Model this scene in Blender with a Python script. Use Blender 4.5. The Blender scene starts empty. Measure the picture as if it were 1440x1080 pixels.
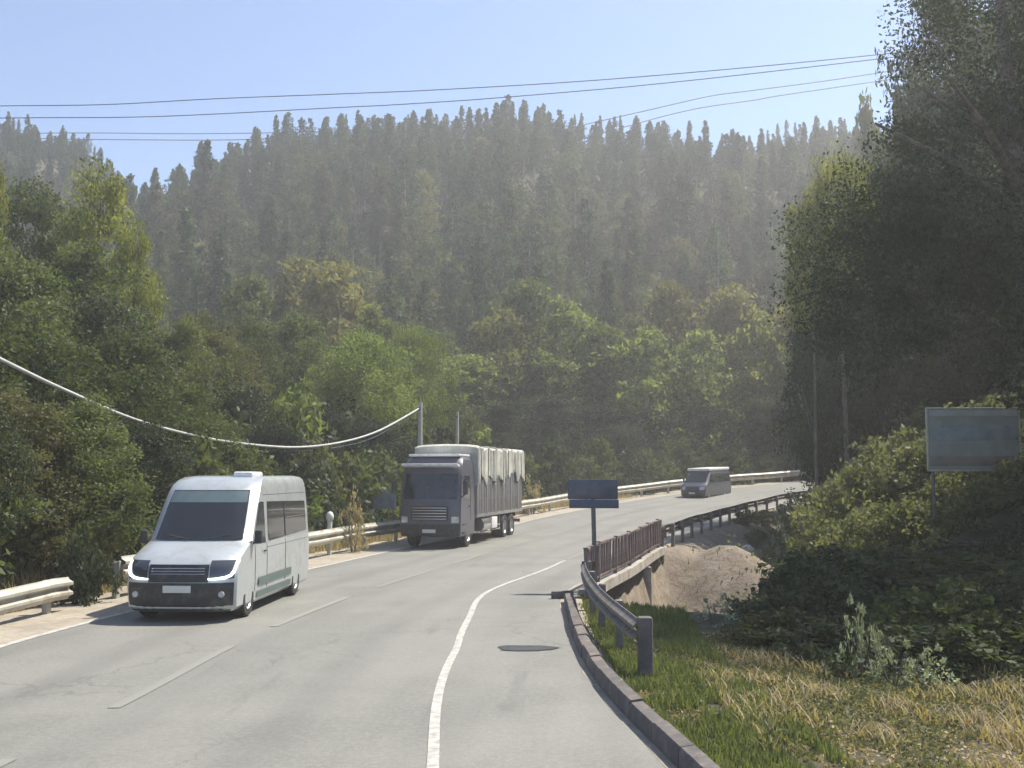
import bpy, bmesh, math, random
import numpy as np
from mathutils import Vector, Matrix

# ------------------------------------------------------------------ camera, sky, sun, exposure
S = bpy.context.scene
C = S.collection
F = 1500.0
CAMZ = 2.7
PITCH = math.atan(128 / 1500)
cam_d = bpy.data.cameras.new('camera'); cam = bpy.data.objects.new('camera', cam_d); C.objects.link(cam)
cam.location = (0, 0, CAMZ); cam.rotation_euler = (math.pi / 2 + PITCH, 0, 0)
cam_d.sensor_width = 36; cam_d.lens = 36 * F / 1440; cam_d.clip_start = 0.1; cam_d.clip_end = 3000
S.camera = cam
SUNV = Vector((0.54, 0.36, 1.0)).normalized()
elev = math.asin(SUNV.z); azim = math.atan2(SUNV.x, SUNV.y)
w = bpy.data.worlds.new('World'); S.world = w; w.use_nodes = True
nt = w.node_tree; bg = nt.nodes['Background']; sky = nt.nodes.new('ShaderNodeTexSky')
sky.sky_type = 'NISHITA'; sky.sun_disc = False; sky.sun_elevation = elev; sky.sun_rotation = azim
sky.air_density = 1.0; sky.dust_density = 0.0; sky.ozone_density = 0.6; sky.altitude = 3000
nt.links.new(sky.outputs[0], bg.inputs[0]); bg.inputs[1].default_value = 0.13
sd = bpy.data.lights.new('sun', 'SUN'); so = bpy.data.objects.new('sun', sd); C.objects.link(so)
sd.energy = 5.0; sd.angle = math.radians(0.5); sd.color = (1, 0.93, 0.80)
so.rotation_euler = SUNV.to_track_quat('Z', 'Y').to_euler()
S.view_settings.view_transform = 'Standard'; S.view_settings.look = 'None'
S.view_settings.gamma = 1; S.view_settings.use_curve_mapping = False; S.view_settings.exposure = 0.9
S.cycles.max_bounces = 6; S.cycles.transparent_max_bounces = 8; S.cycles.volume_bounces = 1
S.cycles.volume_step_rate = 1; S.cycles.use_denoising = True

R = random.Random(7)
RN = np.random.default_rng(11)

# ------------------------------------------------------------------ helpers
def tag(o, label=None, cat=None, group=None, kind=None):
    if label: o['label'] = label
    if cat: o['category'] = cat
    if group: o['group'] = group
    if kind: o['kind'] = kind
    return o

def empty(name, loc=(0, 0, 0), rz=0.0):
    o = bpy.data.objects.new(name, None); C.objects.link(o); o.location = loc; o.rotation_euler = (0, 0, rz)
    o.empty_display_size = 0.2
    return o

def link(name, me, mats, parent=None, smooth=None):
    if not isinstance(mats, (list, tuple)): mats = [mats]
    if len(me.materials) == 0:
        for m in mats: me.materials.append(m)
    if smooth is not None:
        me.polygons.foreach_set('use_smooth', [True] * len(me.polygons))
        me.set_sharp_from_angle(angle=math.radians(smooth))
    o = bpy.data.objects.new(name, me); C.objects.link(o)
    if parent: o.parent = parent
    return o

def mesh_np(name, V, Fq, tone=None, uv=None):
    """fast mesh from arrays; Fq (n,k) with constant k"""
    V = np.asarray(V, dtype=np.float32); Fq = np.asarray(Fq, dtype=np.int32)
    me = bpy.data.meshes.new(name)
    n, k = Fq.shape
    me.vertices.add(len(V)); me.vertices.foreach_set('co', V.ravel())
    me.loops.add(n * k); me.loops.foreach_set('vertex_index', Fq.ravel())
    me.polygons.add(n); me.polygons.foreach_set('loop_start', np.arange(0, n * k, k, dtype=np.int32))
    if tone is not None:
        a = me.attributes.new('tone', 'FLOAT', 'POINT'); a.data.foreach_set('value', np.asarray(tone, dtype=np.float32))
    if uv is not None:
        l = me.uv_layers.new(name='UVMap'); l.data.foreach_set('uv', np.asarray(uv, dtype=np.float32)[Fq.ravel()].ravel())
    me.update(calc_edges=True); me.validate()
    return me

class MB:
    """collects shapes; build() links them as one mesh"""
    def __init__(s): s.v = []; s.f = []
    def add(s, vs, fs):
        b = len(s.v); s.v += [tuple(v) for v in vs]; s.f += [tuple(i + b for i in f) for f in fs]
    def box(s, c, d, bev=0.0, rot=None):
        bm = bmesh.new(); bmesh.ops.create_cube(bm, size=1)
        for v in bm.verts: v.co = Vector((v.co.x * d[0], v.co.y * d[1], v.co.z * d[2]))
        if bev > 0: bmesh.ops.bevel(bm, geom=bm.edges[:], offset=min(bev, min(d) * .45), segments=2, affect='EDGES', profile=.5)
        M = Matrix.Translation(c) @ (rot.to_matrix().to_4x4() if rot is not None else Matrix())
        bm.verts.index_update()
        s.add([M @ v.co for v in bm.verts], [[v.index for v in f.verts] for f in bm.faces]); bm.free()
    def tube(s, pts, rad, n=8, cap=True):
        pts = [Vector(p) for p in pts]
        if not isinstance(rad, (list, tuple)): rad = [rad] * len(pts)
        vs = []; up = None
        for i, p in enumerate(pts):
            t = (pts[min(i + 1, len(pts) - 1)] - pts[max(i - 1, 0)]).normalized()
            if up is None: up = Vector((0, 0, 1)) if abs(t.z) < .9 else Vector((1, 0, 0))
            a = t.cross(up)
            if a.length < 1e-4: a = t.cross(Vector((1, 0, 0)))
            a.normalize(); b = a.cross(t).normalized(); up = b
            for k in range(n):
                an = 2 * math.pi * k / n
                vs.append(p + (a * math.cos(an) + b * math.sin(an)) * rad[i])
        fs = [(i * n + k, i * n + (k + 1) % n, (i + 1) * n + (k + 1) % n, (i + 1) * n + k) for i in range(len(pts) - 1) for k in range(n)]
        if cap: fs += [tuple(range(n - 1, -1, -1)), tuple(range((len(pts) - 1) * n, len(pts) * n))]
        s.add(vs, fs)
    def lathe_x(s, prof, c=(0, 0, 0), n=28):
        """prof: list of (x, r) revolved around the X axis through c"""
        vs = []; m = len(prof)
        for x, r in prof:
            for k in range(n):
                a = 2 * math.pi * k / n
                vs.append((c[0] + x, c[1] + r * math.cos(a), c[2] + r * math.sin(a)))
        fs = [(i * n + k, i * n + (k + 1) % n, (i + 1) * n + (k + 1) % n, (i + 1) * n + k) for i in range(m - 1) for k in range(n)]
        s.add(vs, fs)
    def sweep(s, prof, frames, closed=True, cap=True):
        """prof: (offset, z) ; frames: list of (origin, side vector)"""
        m = len(prof); vs = []
        for o, sv in frames:
            for a, z in prof: vs.append(Vector(o) + Vector(sv) * a + Vector((0, 0, z)))
        fs = []
        for i in range(len(frames) - 1):
            for k in range(m if closed else m - 1):
                k2 = (k + 1) % m
                fs.append((i * m + k, i * m + k2, (i + 1) * m + k2, (i + 1) * m + k))
        if cap and closed:
            fs += [tuple(range(m - 1, -1, -1)), tuple(range((len(frames) - 1) * m, len(frames) * m))]
        s.add(vs, fs)
    def build(s, name, mats, parent=None, smooth=30):
        me = bpy.data.meshes.new(name); me.from_pydata(s.v, [], s.f)
        bm = bmesh.new(); bm.from_mesh(me); bmesh.ops.recalc_face_normals(bm, faces=bm.faces[:]); bm.to_mesh(me); bm.free()
        return link(name, me, mats, parent, smooth)

def copy_tree(o, parent=None):
    c = o.copy(); C.objects.link(c); c.parent = parent
    for ch in list(o.children): copy_tree(ch, c)
    return c

# ------------------------------------------------------------------ materials
def nodes_mat(name):
    m = bpy.data.materials.new(name); m.use_nodes = True
    return m, m.node_tree, m.node_tree.nodes['Principled BSDF']

def mat(name, col, rough=.6, metal=0, coat=0, var=.12, scale=3.0, bump=0, emit=None, dirt=None, dscale=1.2):
    m, t, p = nodes_mat(name)
    L = t.links.new
    tc = t.nodes.new('ShaderNodeTexCoord')
    n = t.nodes.new('ShaderNodeTexNoise'); n.inputs['Scale'].default_value = scale; n.inputs['Detail'].default_value = 6; n.inputs['Roughness'].default_value = .65
    L(tc.outputs['Object'], n.inputs['Vector'])
    mr = t.nodes.new('ShaderNodeMapRange'); mr.inputs[1].default_value = .3; mr.inputs[2].default_value = .7
    mr.inputs[3].default_value = 1 - var; mr.inputs[4].default_value = 1 + var
    L(n.outputs[0], mr.inputs[0])
    mx = t.nodes.new('ShaderNodeVectorMath'); mx.operation = 'SCALE'; mx.inputs[0].default_value = col
    L(mr.outputs[0], mx.inputs['Scale']); out = mx.outputs[0]
    if dirt:
        n2 = t.nodes.new('ShaderNodeTexNoise'); n2.inputs['Scale'].default_value = dscale; n2.inputs['Detail'].default_value = 8; n2.inputs['Roughness'].default_value = .7
        L(tc.outputs['Object'], n2.inputs['Vector'])
        r2 = t.nodes.new('ShaderNodeMapRange'); r2.inputs[1].default_value = .48; r2.inputs[2].default_value = .68; L(n2.outputs[0], r2.inputs[0])
        m2 = t.nodes.new('ShaderNodeMix'); m2.data_type = 'RGBA'; L(r2.outputs[0], m2.inputs[0]); L(out, m2.inputs[6]); m2.inputs[7].default_value = (*dirt, 1)
        out = m2.outputs[2]
    L(out, p.inputs['Base Color'])
    p.inputs['Roughness'].default_value = rough; p.inputs['Metallic'].default_value = metal
    p.inputs['Coat Weight'].default_value = coat
    if bump:
        b = t.nodes.new('ShaderNodeBump'); b.inputs['Strength'].default_value = bump; b.inputs['Distance'].default_value = .02
        n3 = t.nodes.new('ShaderNodeTexNoise'); n3.inputs['Scale'].default_value = scale * 6; n3.inputs['Detail'].default_value = 5
        L(tc.outputs['Object'], n3.inputs['Vector']); L(n3.outputs[0], b.inputs['Height']); L(b.outputs[0], p.inputs['Normal'])
    if emit:
        p.inputs['Emission Color'].default_value = (*emit[:3], 1); p.inputs['Emission Strength'].default_value = emit[3]
    return m

def leaf_mat(name, c1, c2, c3=None, trans=.4, objvar=.35):
    """leaf colour varies leaf by leaf (tone) and plant by plant"""
    m, t, p = nodes_mat(name); L = t.links.new
    at = t.nodes.new('ShaderNodeAttribute'); at.attribute_name = 'tone'
    oi = t.nodes.new('ShaderNodeObjectInfo')
    mx = t.nodes.new('ShaderNodeMix'); mx.data_type = 'RGBA'; L(at.outputs['Fac'], mx.inputs[0])
    mx.inputs[6].default_value = (*c1, 1); mx.inputs[7].default_value = (*c2, 1)
    out = mx.outputs[2]
    if c3:
        m3 = t.nodes.new('ShaderNodeMix'); m3.data_type = 'RGBA'
        rr = t.nodes.new('ShaderNodeMapRange'); rr.inputs[1].default_value = .5; rr.inputs[2].default_value = 1; rr.inputs[4].default_value = .85
        L(oi.outputs['Random'], rr.inputs[0]); L(rr.outputs[0], m3.inputs[0]); L(out, m3.inputs[6]); m3.inputs[7].default_value = (*c3, 1)
        out = m3.outputs[2]
    mr = t.nodes.new('ShaderNodeMapRange'); mr.inputs[3].default_value = 1 - objvar; mr.inputs[4].default_value = 1 + objvar
    pr = t.nodes.new('ShaderNodeMath'); pr.operation = 'MULTIPLY'; pr.inputs[1].default_value = 7.31
    fr = t.nodes.new('ShaderNodeMath'); fr.operation = 'FRACT'; L(oi.outputs['Random'], pr.inputs[0]); L(pr.outputs[0], fr.inputs[0]); L(fr.outputs[0], mr.inputs[0])
    sc = t.nodes.new('ShaderNodeVectorMath'); sc.operation = 'SCALE'; L(out, sc.inputs[0]); L(mr.outputs[0], sc.inputs['Scale'])
    L(sc.outputs[0], p.inputs['Base Color']); p.inputs['Roughness'].default_value = .6; p.inputs['Specular IOR Level'].default_value = .2
    tr = t.nodes.new('ShaderNodeBsdfTranslucent'); hs = t.nodes.new('ShaderNodeVectorMath'); hs.operation = 'MULTIPLY'; hs.inputs[1].default_value = (1.25, 1.3, .6)
    L(sc.outputs[0], hs.inputs[0]); L(hs.outputs[0], tr.inputs[0])
    ms = t.nodes.new('ShaderNodeMixShader'); ms.inputs[0].default_value = trans
    L(p.outputs[0], ms.inputs[1]); L(tr.outputs[0], ms.inputs[2]); L(ms.outputs[0], t.nodes['Material Output'].inputs[0])
    return m

M = {}
M['van_paint'] = mat('van_paint', (.47, .50, .51), .34, .35, .6, var=.04, scale=1.2, dirt=(.36, .37, .35), dscale=2.5)
M['glass'] = mat('dark_glass', (.018, .02, .024), .1, 0, .5, var=.2)
M['shade_film'] = mat('shade_film', (.10, .14, .15), .25, 0, .3)
M['plastic'] = mat('black_plastic', (.03, .03, .032), .55, var=.2, dirt=(.08, .075, .065), dscale=5)
M['rubber'] = mat('rubber', (.022, .022, .023), .85, var=.3, dirt=(.07, .065, .055), dscale=6)
M['rim'] = mat('rim_metal', (.45, .46, .47), .35, .7, var=.1, dirt=(.18, .17, .15), dscale=8)
M['lamp'] = mat('lamp_glass', (.5, .52, .55), .12, .3, .8)
M['dark_lamp'] = mat('dark_lamp_glass', (.06, .065, .075), .08, .2, .8)
M['drl'] = mat('daylight_strip', (.9, .92, .95), .2, emit=(.95, .98, 1, 1.6))
M['plate'] = mat('plate', (.62, .62, .56), .5, var=.06)
M['cladding'] = mat('side_cladding', (.10, .14, .13), .5, var=.15)
M['silver'] = mat('chrome', (.6, .6, .62), .22, .9, var=.05)
M['cab_paint'] = mat('cab_paint', (.085, .085, .115), .4, .05, .3, var=.08, dirt=(.08, .077, .075), dscale=2.2)
M['white_paint'] = mat('white_paint', (.76, .76, .76), .4, 0, .2, var=.06, dirt=(.5, .48, .44), dscale=2)
M['chassis'] = mat('chassis_metal', (.05, .045, .045), .7, .2, var=.3, dirt=(.16, .13, .10), dscale=4)
M['stake'] = mat('stake_metal', (.30, .30, .31), .55, .3, var=.25, dirt=(.33, .27, .20), dscale=3)
M['tarp'] = mat('tarpaulin', (.50, .49, .43), .75, var=.22, scale=1.6, bump=.4, dirt=(.26, .29, .27), dscale=1.3)
M['galv'] = mat('galvanised_steel', (.46, .45, .39), .5, .25, var=.2, scale=1.5, dirt=(.30, .25, .18), dscale=2.2)
M['old_rail'] = mat('weathered_rail', (.19, .18, .17), .65, .3, var=.35, dirt=(.14, .085, .055), dscale=5)
M['rust'] = mat('rusty_paint', (.15, .115, .11), .75, .1, var=.35, scale=5, dirt=(.30, .22, .21), dscale=6)
M['concrete'] = mat('concrete', (.36, .33, .29), .9, var=.25, scale=2.5, bump=.5, dirt=(.18, .15, .12), dscale=1.6)
M['dark_concrete'] = mat('stained_concrete', (.10, .092, .088), .9, var=.3, scale=3, bump=.5, dirt=(.22, .18, .15), dscale=2.5)
M['stonewall'] = mat('stone_wall', (.12, .10, .09), .95, var=.4, scale=3, bump=.8, dirt=(.05, .06, .035), dscale=1.5)
M['navy'] = mat('navy_board', (.055, .065, .10), .5, var=.12, dirt=(.09, .10, .14), dscale=3)
M['post_paint'] = mat('post_metal', (.12, .13, .14), .5, .5, var=.2)
M['cable'] = mat('cable_sheath', (.42, .42, .40), .6, var=.15, scale=2)
M['wire'] = mat('wire', (.05, .07, .11), .5, .3)
M['pole'] = mat('pole_concrete', (.42, .41, .37), .9, var=.15, bump=.3)
M['white'] = mat('whitewash', (.74, .74, .70), .8, var=.1, dirt=(.5, .46, .38), dscale=9)
M['red'] = mat('red_cap', (.5, .06, .05), .7)
M['bark'] = mat('bark', (.15, .125, .10), .95, var=.45, scale=4, bump=.9, dirt=(.25, .23, .2), dscale=2)
M['palebark'] = mat('pale_bark', (.33, .30, .27), .95, var=.3, scale=4, bump=.7, dirt=(.15, .12, .1), dscale=2)
M['stone'] = mat('pale_stone', (.55, .52, .48), .9, var=.2, scale=6, bump=.5)
M['paleboard'] = mat('pale_board', (.20, .25, .28), .6, var=.2, dirt=(.13, .15, .16), dscale=4)
M['pine'] = leaf_mat('pine_needles', (.030, .060, .030), (.085, .125, .052), (.115, .095, .062), trans=.35)
M['broad'] = leaf_mat('broad_leaves', (.042, .066, .028), (.13, .150, .058), (.16, .15, .075), trans=.42)
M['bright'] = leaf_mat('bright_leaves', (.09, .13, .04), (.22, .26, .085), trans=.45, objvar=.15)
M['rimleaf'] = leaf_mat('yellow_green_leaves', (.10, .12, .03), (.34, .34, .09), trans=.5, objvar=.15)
M['mid'] = leaf_mat('sunlit_leaves', (.08, .11, .035), (.23, .26, .085), (.24, .20, .10), trans=.45)
M['deep'] = leaf_mat('shade_toned_leaves', (.018, .030, .016), (.055, .068, .036), trans=.2, objvar=.2)  # leaf colour darkened to paint shade into crowns of hollow and lower rows
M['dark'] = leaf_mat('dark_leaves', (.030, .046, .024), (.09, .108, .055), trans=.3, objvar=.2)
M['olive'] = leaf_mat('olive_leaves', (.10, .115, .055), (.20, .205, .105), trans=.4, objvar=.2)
M['grey'] = leaf_mat('pale_leaves', (.20, .23, .16), (.42, .46, .34), trans=.3, objvar=.15)
M['grass'] = leaf_mat('grass_blades', (.11, .14, .055), (.19, .21, .09), trans=.35, objvar=.1)
M['straw'] = leaf_mat('dry_straw', (.30, .23, .13), (.50, .41, .26), trans=.3, objvar=.1)

# ------------------------------------------------------------------ the road's plan
# stations: left and right pavement edge, metres, camera at 0,0
ST = [((-9.4, -25, 0), (4.6, -25, 0)), ((-9.0, -5, 0), (2.9, -5, 0)), ((-8.7, 7, 0), (1.75, 7.5, 0)), ((-8.35, 13, 0), (1.12, 13.3, 0)),
      ((-8.2, 17, 0), (.96, 17, 0)), ((-7.9, 20, 0), (1.0, 20.5, 0)), ((-7.2, 25, 0), (1.25, 25, 0)), ((-5.95, 31, 0), (2.75, 30.5, .03)),
      ((-3.95, 40, .03), (4.45, 37, .10)), ((-1.2, 49.5, .12), (7.0, 45, .20)), ((1.6, 59, .38), (9.8, 52.5, .32)),
      ((6.4, 69, .85), (13.0, 60, .50)), ((12.6, 76.5, 1.45), (17.0, 67, .85)), ((21, 83, 2.05), (23.0, 73, 1.35)),
      ((34, 90, 2.8), (35, 79.5, 2.3)), ((55, 97, 3.8), (56, 86, 3.3)), ((90, 103, 5.2), (91, 92, 4.8))]
def catmull(P, n=14):
    P = [Vector(p) for p in P]; P = [P[0] * 2 - P[1]] + P + [P[-1] * 2 - P[-2]]; out = []
    for i in range(1, len(P) - 2):
        for k in range(n):
            t = k / n
            out.append(.5 * ((2 * P[i]) + (-P[i - 1] + P[i + 1]) * t + (2 * P[i - 1] - 5 * P[i] + 4 * P[i + 1] - P[i + 2]) * t * t + (-P[i - 1] + 3 * P[i] - 3 * P[i + 1] + P[i + 2]) * t ** 3))
    out.append(P[-2].copy()); return out
EL = catmull([s[0] for s in ST]); ER = catmull([s[1] for s in ST]); NS = len(EL)
def acc(P):
    a = [0.0]
    for i in range(1, len(P)): a.append(a[-1] + (P[i] - P[i - 1]).length)
    return a
EM = [(a + b) / 2 for a, b in zip(EL, ER)]; AM = acc(EM)
LN = np.array(EL)[:, :]; RNp = np.array(ER)

def edge_path(P, off, y0, y1, step=.8, right=True):
    """points along edge P moved sideways by off (positive = away from the road); list of (point, side vector)"""
    res = []
    for i, p in enumerate(P):
        t = (P[min(i + 1, len(P) - 1)] - P[max(i - 1, 0)]); t.z = 0; t.normalize()
        s = Vector((t.y, -t.x, 0)) * (1 if right else -1)
        res.append((p + s * off, s))
    res = [r for r in res]
    # resample by arc length, keep y0<=y<=y1
    a = acc([r[0] for r in res]); out = []; d = 0; i = 0
    while d < a[-1]:
        while i < len(a) - 2 and a[i + 1] < d: i += 1
        f = (d - a[i]) / max(1e-6, a[i + 1] - a[i])
        p = res[i][0].lerp(res[i + 1][0], f); s = res[i][1].lerp(res[i + 1][1], f).normalized()
        if y0 <= p.y <= y1: out.append((p, s))
        d += step
    return out

def sstep(a, b, x):
    t = np.clip((x - a) / (b - a), 0, 1); return t * t * (3 - 2 * t)

def vnoise(x, y, seed=0):
    """smooth value noise"""
    xi = np.floor(x).astype(int); yi = np.floor(y).astype(int); fx = x - xi; fy = y - yi
    def h(a, b):
        n = (a * 374761393 + b * 668265263 + seed * 1442695041) & 0x7fffffff
        n = (n ^ (n >> 13)) * 1274126177 & 0x7fffffff
        return ((n ^ (n >> 16)) & 0xffff) / 65535.0
    u = fx * fx * (3 - 2 * fx); v = fy * fy * (3 - 2 * fy)
    return (h(xi, yi) * (1 - u) + h(xi + 1, yi) * u) * (1 - v) + (h(xi, yi + 1) * (1 - u) + h(xi + 1, yi + 1) * u) * v - .5

RP = np.array([-900, -300, 0, 90, 150, 190, 250, 330, 400, 470, 540, 700, 860, 1000, 1150, 1250, 1500, 1900, 2600])
RY = np.array([60, 100, 160, 168, 205, 232, 214, 203, 195, 184, 173, 178, 132, 146, 152, 152, 145, 135, 130])
def ridge_z(x): 
    px = 720 + 1500 * x / 200.0
    return 2.7 + (668 - (np.interp(px, RP, RY) + 108 + 82 * np.exp(-((px - 220) / 95) ** 2))) * 200 / 1500.0

def terrain(x, y):
    x = np.atleast_1d(np.asarray(x, float)); y = np.atleast_1d(np.asarray(y, float))
    h = np.zeros_like(x); soil = np.zeros_like(x); dd = np.zeros_like(x)
    CH = 4000
    for c in range(0, len(x), CH):
        xx = x[c:c + CH, None]; yy = y[c:c + CH, None]
        dL = (xx - LN[None, :, 0]) ** 2 + (yy - LN[None, :, 1]) ** 2; iL = dL.argmin(1); dl = np.sqrt(dL.min(1))
        dR = (xx - RNp[None, :, 0]) ** 2 + (yy - RNp[None, :, 1]) ** 2; iR = dR.argmin(1); dr = np.sqrt(dR.min(1))
        X = xx[:, 0]; Y = yy[:, 0]
        tl = LN[np.minimum(iL + 1, NS - 1)] - LN[np.maximum(iL - 1, 0)]; pl = np.stack([X, Y], 1) - LN[iL][:, :2]
        sl = -(tl[:, 1] * pl[:, 0] - tl[:, 0] * pl[:, 1])      # >0: left of the left edge
        tr = RNp[np.minimum(iR + 1, NS - 1)] - RNp[np.maximum(iR - 1, 0)]; pr = np.stack([X, Y], 1) - RNp[iR][:, :2]
        sr = (tr[:, 1] * pr[:, 0] - tr[:, 0] * pr[:, 1])       # >0: right of the right edge
        left = sl > 0; right = (sr > 0) & ~left
        zl = LN[iL, 2]; zr = RNp[iR, 2]
        zroad = (zl * dr + zr * dl) / (dl + dr + 1e-6) - .16
        # left bank and far hill
        t = np.maximum(0, dl - 2.6)
        bank = zl - .16 + .10 * sstep(1.2, 2.6, dl) + 9 * (1 - np.exp(-t / 26)) * sstep(20, -2, X) + .05 * np.minimum(t, 30) * sstep(-2, 20, X)
        hill = sstep(96, 205, Y) * (ridge_z(X) - 2) - 2 * 0
        hill = np.where(Y > 205, (ridge_z(X) - 2) * (1 - .5 * sstep(205, 420, Y)), hill)
        und = (vnoise(X / 14, Y / 14, 1) * 5 + vnoise(X / 6, Y / 6, 2) * 1.6) * sstep(6, 30, dl)
        zL_ = np.where(left, bank + hill + und * (0.3 + .7 * sstep(90, 130, Y)), 0)
        # right: flat verge near the camera, drop to the creek, slope up again
        t = dr
        creek = sstep(23.5, 25.5, Y + .15 * X)
        step_ = sstep(.45, 1.0, t) * 2.15 * sstep(23.5, 25, Y) * sstep(38.5, 36.5, Y)
        emb = zr - .08 - np.clip((t - 1.1) * .62, 0, None)
        verge = zr - .10 - .035 * t
        low = np.maximum(np.where(creek > 0, verge * (1 - creek) + emb * creek, verge) - step_, -2.3)
        low = np.where(Y > 60, zr - .08 - np.clip((t - 1.1) * .45, 0, 2.2), low)
        start = np.where(Y < 27, 6.3, 5.2 + .20 * (Y - 27)) + 0 * X
        hr = -2.3 + .58 * (X - start) + .35 * np.maximum(0, X - start - 10) + .0 * Y
        hr = np.where(Y < 26, -.3 + .22 * (X - start), hr) * sstep(22, 27, Y) + (-.3 + .22 * (X - start)) * (1 - sstep(22, 27, Y))
        hr = np.where(hr > 22, 22 + .25 * (hr - 22), hr)
        hr = hr + vnoise(X / 5, Y / 5, 5) * .7 * sstep(1, 5, X - start)
        mound = .22 - 2.0 * (((X - 7.8) / 2.9) ** 2 + ((Y - 38.8) / 3.0) ** 2) ** .8 + vnoise(X / .8, Y / .8, 12) * .18
        zR_ = np.where(hr > low, low + (hr - low) * sstep(1.5, 6, t), low); ism = (mound > zR_ - .15) & (t > .7); zR_ = np.where(t > .7, np.maximum(zR_, mound), zR_)
        zz = np.where(left, zL_, np.where(right, zR_, zroad))
        h[c:c + CH] = zz + vnoise(X / 1.3, Y / 1.3, 9) * .10 * sstep(2.4, 5, np.minimum(dl, dr)) * (left | right)
        dd[c:c + CH] = np.where(left | right, np.minimum(dl, dr), 0)
        soil[c:c + CH] = np.where(right, sstep(24, 27, Y) * (1 - sstep(-.6, .3, hr - low)) * sstep(62, 48, Y), 0)
        soil[c:c + CH] = np.where(ism & right, 1.0, soil[c:c + CH])
    return h, soil, dd
def gz(x, y): return float(terrain(x, y)[0][0])

def ramp(a, b, s, grow, lim, sgn):
    out = []; v = b; d = s
    while abs(v) < lim: d *= grow; v += sgn * d; out.append(v)
    return out
xs = sorted(ramp(0, -28, .6, 1.09, 420, -1)) + list(np.arange(-28, 34, .5)) + ramp(0, 34, .6, 1.09, 420, 1)
ys = list(np.arange(-30, 8, 3)) + list(np.arange(8, 96, .5)) + ramp(0, 96, .6, 1.05, 620, 1)
XX, YY = np.meshgrid(np.array(xs), np.array(ys)); hz, soil, _ = terrain(XX.ravel(), YY.ravel())
nx, ny = len(xs), len(ys)
idx = np.arange(nx * ny).reshape(ny, nx)
Fq = np.stack([idx[:-1, :-1], idx[:-1, 1:], idx[1:, 1:], idx[1:, :-1]], -1).reshape(-1, 4)
gm, t, p = nodes_mat('ground_soil'); L = t.links.new
tc = t.nodes.new('ShaderNodeTexCoord')
def noise_node(t, scale, det=8, rough=.65, src=None):
    n = t.nodes.new('ShaderNodeTexNoise'); n.inputs['Scale'].default_value = scale; n.inputs['Detail'].default_value = det; n.inputs['Roughness'].default_value = rough
    if src is not None: t.links.new(src, n.inputs['Vector'])
    return n
def mixc(t, fac, a, b):
    m = t.nodes.new('ShaderNodeMix'); m.data_type = 'RGBA'
    if isinstance(fac, float): m.inputs[0].default_value = fac
    else: t.links.new(fac, m.inputs[0])
    for v, i in ((a, 6), (b, 7)):
        if isinstance(v, tuple): m.inputs[i].default_value = (*v, 1)
        else: t.links.new(v, m.inputs[i])
    return m.outputs[2]
def rng(t, src, a, b, c=0., d=1.):
    r = t.nodes.new('ShaderNodeMapRange'); t.links.new(src, r.inputs[0])
    for i, v in enumerate((a, b, c, d)): r.inputs[i + 1].default_value = v
    return r.outputs[0]
o = tc.outputs['Object']
a = mixc(t, rng(t, noise_node(t, .35, src=o).outputs[0], .4, .6), (.040, .048, .022), (.085, .07, .045))
a = mixc(t, rng(t, noise_node(t, 2.2, src=o).outputs[0], .45, .65), a, (.12, .098, .062))
at = t.nodes.new('ShaderNodeAttribute'); at.attribute_name = 'tone'
e = mixc(t, rng(t, noise_node(t, 1.1, src=o).outputs[0], .35, .65), (.17, .135, .11), (.27, .225, .175))
e = mixc(t, rng(t, noise_node(t, 4.5, src=o).outputs[0], .5, .7), e, (.13, .115, .06))
a = mixc(t, at.outputs['Fac'], a, e); L(a, p.inputs['Base Color']); p.inputs['Roughness'].default_value = .95
b = t.nodes.new('ShaderNodeBump'); b.inputs['Strength'].default_value = .9; b.inputs['Distance'].default_value = .12
L(noise_node(t, 3.0, 10, .75, o).outputs[0], b.inputs['Height']); L(b.outputs[0], p.inputs['Normal'])
gr = link('ground', mesh_np('ground', np.stack([XX.ravel(), YY.ravel(), hz], 1), Fq, tone=soil), gm); gr.data.polygons.foreach_set('use_smooth', [True] * len(gr.data.polygons))
tag(gr, kind='structure')

# road sheet
def strip(name, fr, uoff, m, z=0., kind='structure', v0=0, v1=None):
    """fr: list of fractional/metre columns given as functions of station index -> Vector"""
    v1 = v1 or NS
    V = []; UV = []; k = len(fr)
    for i in range(v0, v1):
        for f in fr:
            q = f(i); V.append((q.x, q.y, q.z + z)); UV.append(((q - EL[i]).length, AM[i]))
    n = v1 - v0
    Fx = [(i * k + j, i * k + j + 1, (i + 1) * k + j + 1, (i + 1) * k + j) for i in range(n - 1) for j in range(k - 1)]
    ob = link(name, mesh_np(name, V, Fx, uv=UV), m); ob.data.polygons.foreach_set('use_smooth', [True] * len(Fx))
    return tag(ob, kind=kind)

rm, t, p = nodes_mat('asphalt'); L = t.links.new
uvn = t.nodes.new('ShaderNodeUVMap'); uvn.uv_map = 'UVMap'; u = uvn.outputs[0]
mp = t.nodes.new('ShaderNodeMapping'); mp.inputs['Scale'].default_value = (1, .12, 1); L(u, mp.inputs[0])
base = mixc(t, rng(t, noise_node(t, .9, 6, .6, mp.outputs[0]).outputs[0], .35, .65), (.155, .156, .14), (.205, .205, .185))
base = mixc(t, rng(t, noise_node(t, .35, 8, .7, u).outputs[0], .42, .62), base, (.23, .228, .205))
base = mixc(t, rng(t, noise_node(t, 60, 2, .5, u).outputs[0], .35, .7, 0., .6), base, (.085, .085, .08))
base = mixc(t, rng(t, noise_node(t, 14, 4, .7, u).outputs[0], .45, .7, 0., .5), base, (.27, .265, .24))
vo = t.nodes.new('ShaderNodeTexVoronoi'); vo.feature = 'DISTANCE_TO_EDGE'; vo.inputs['Scale'].default_value = .33
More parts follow.
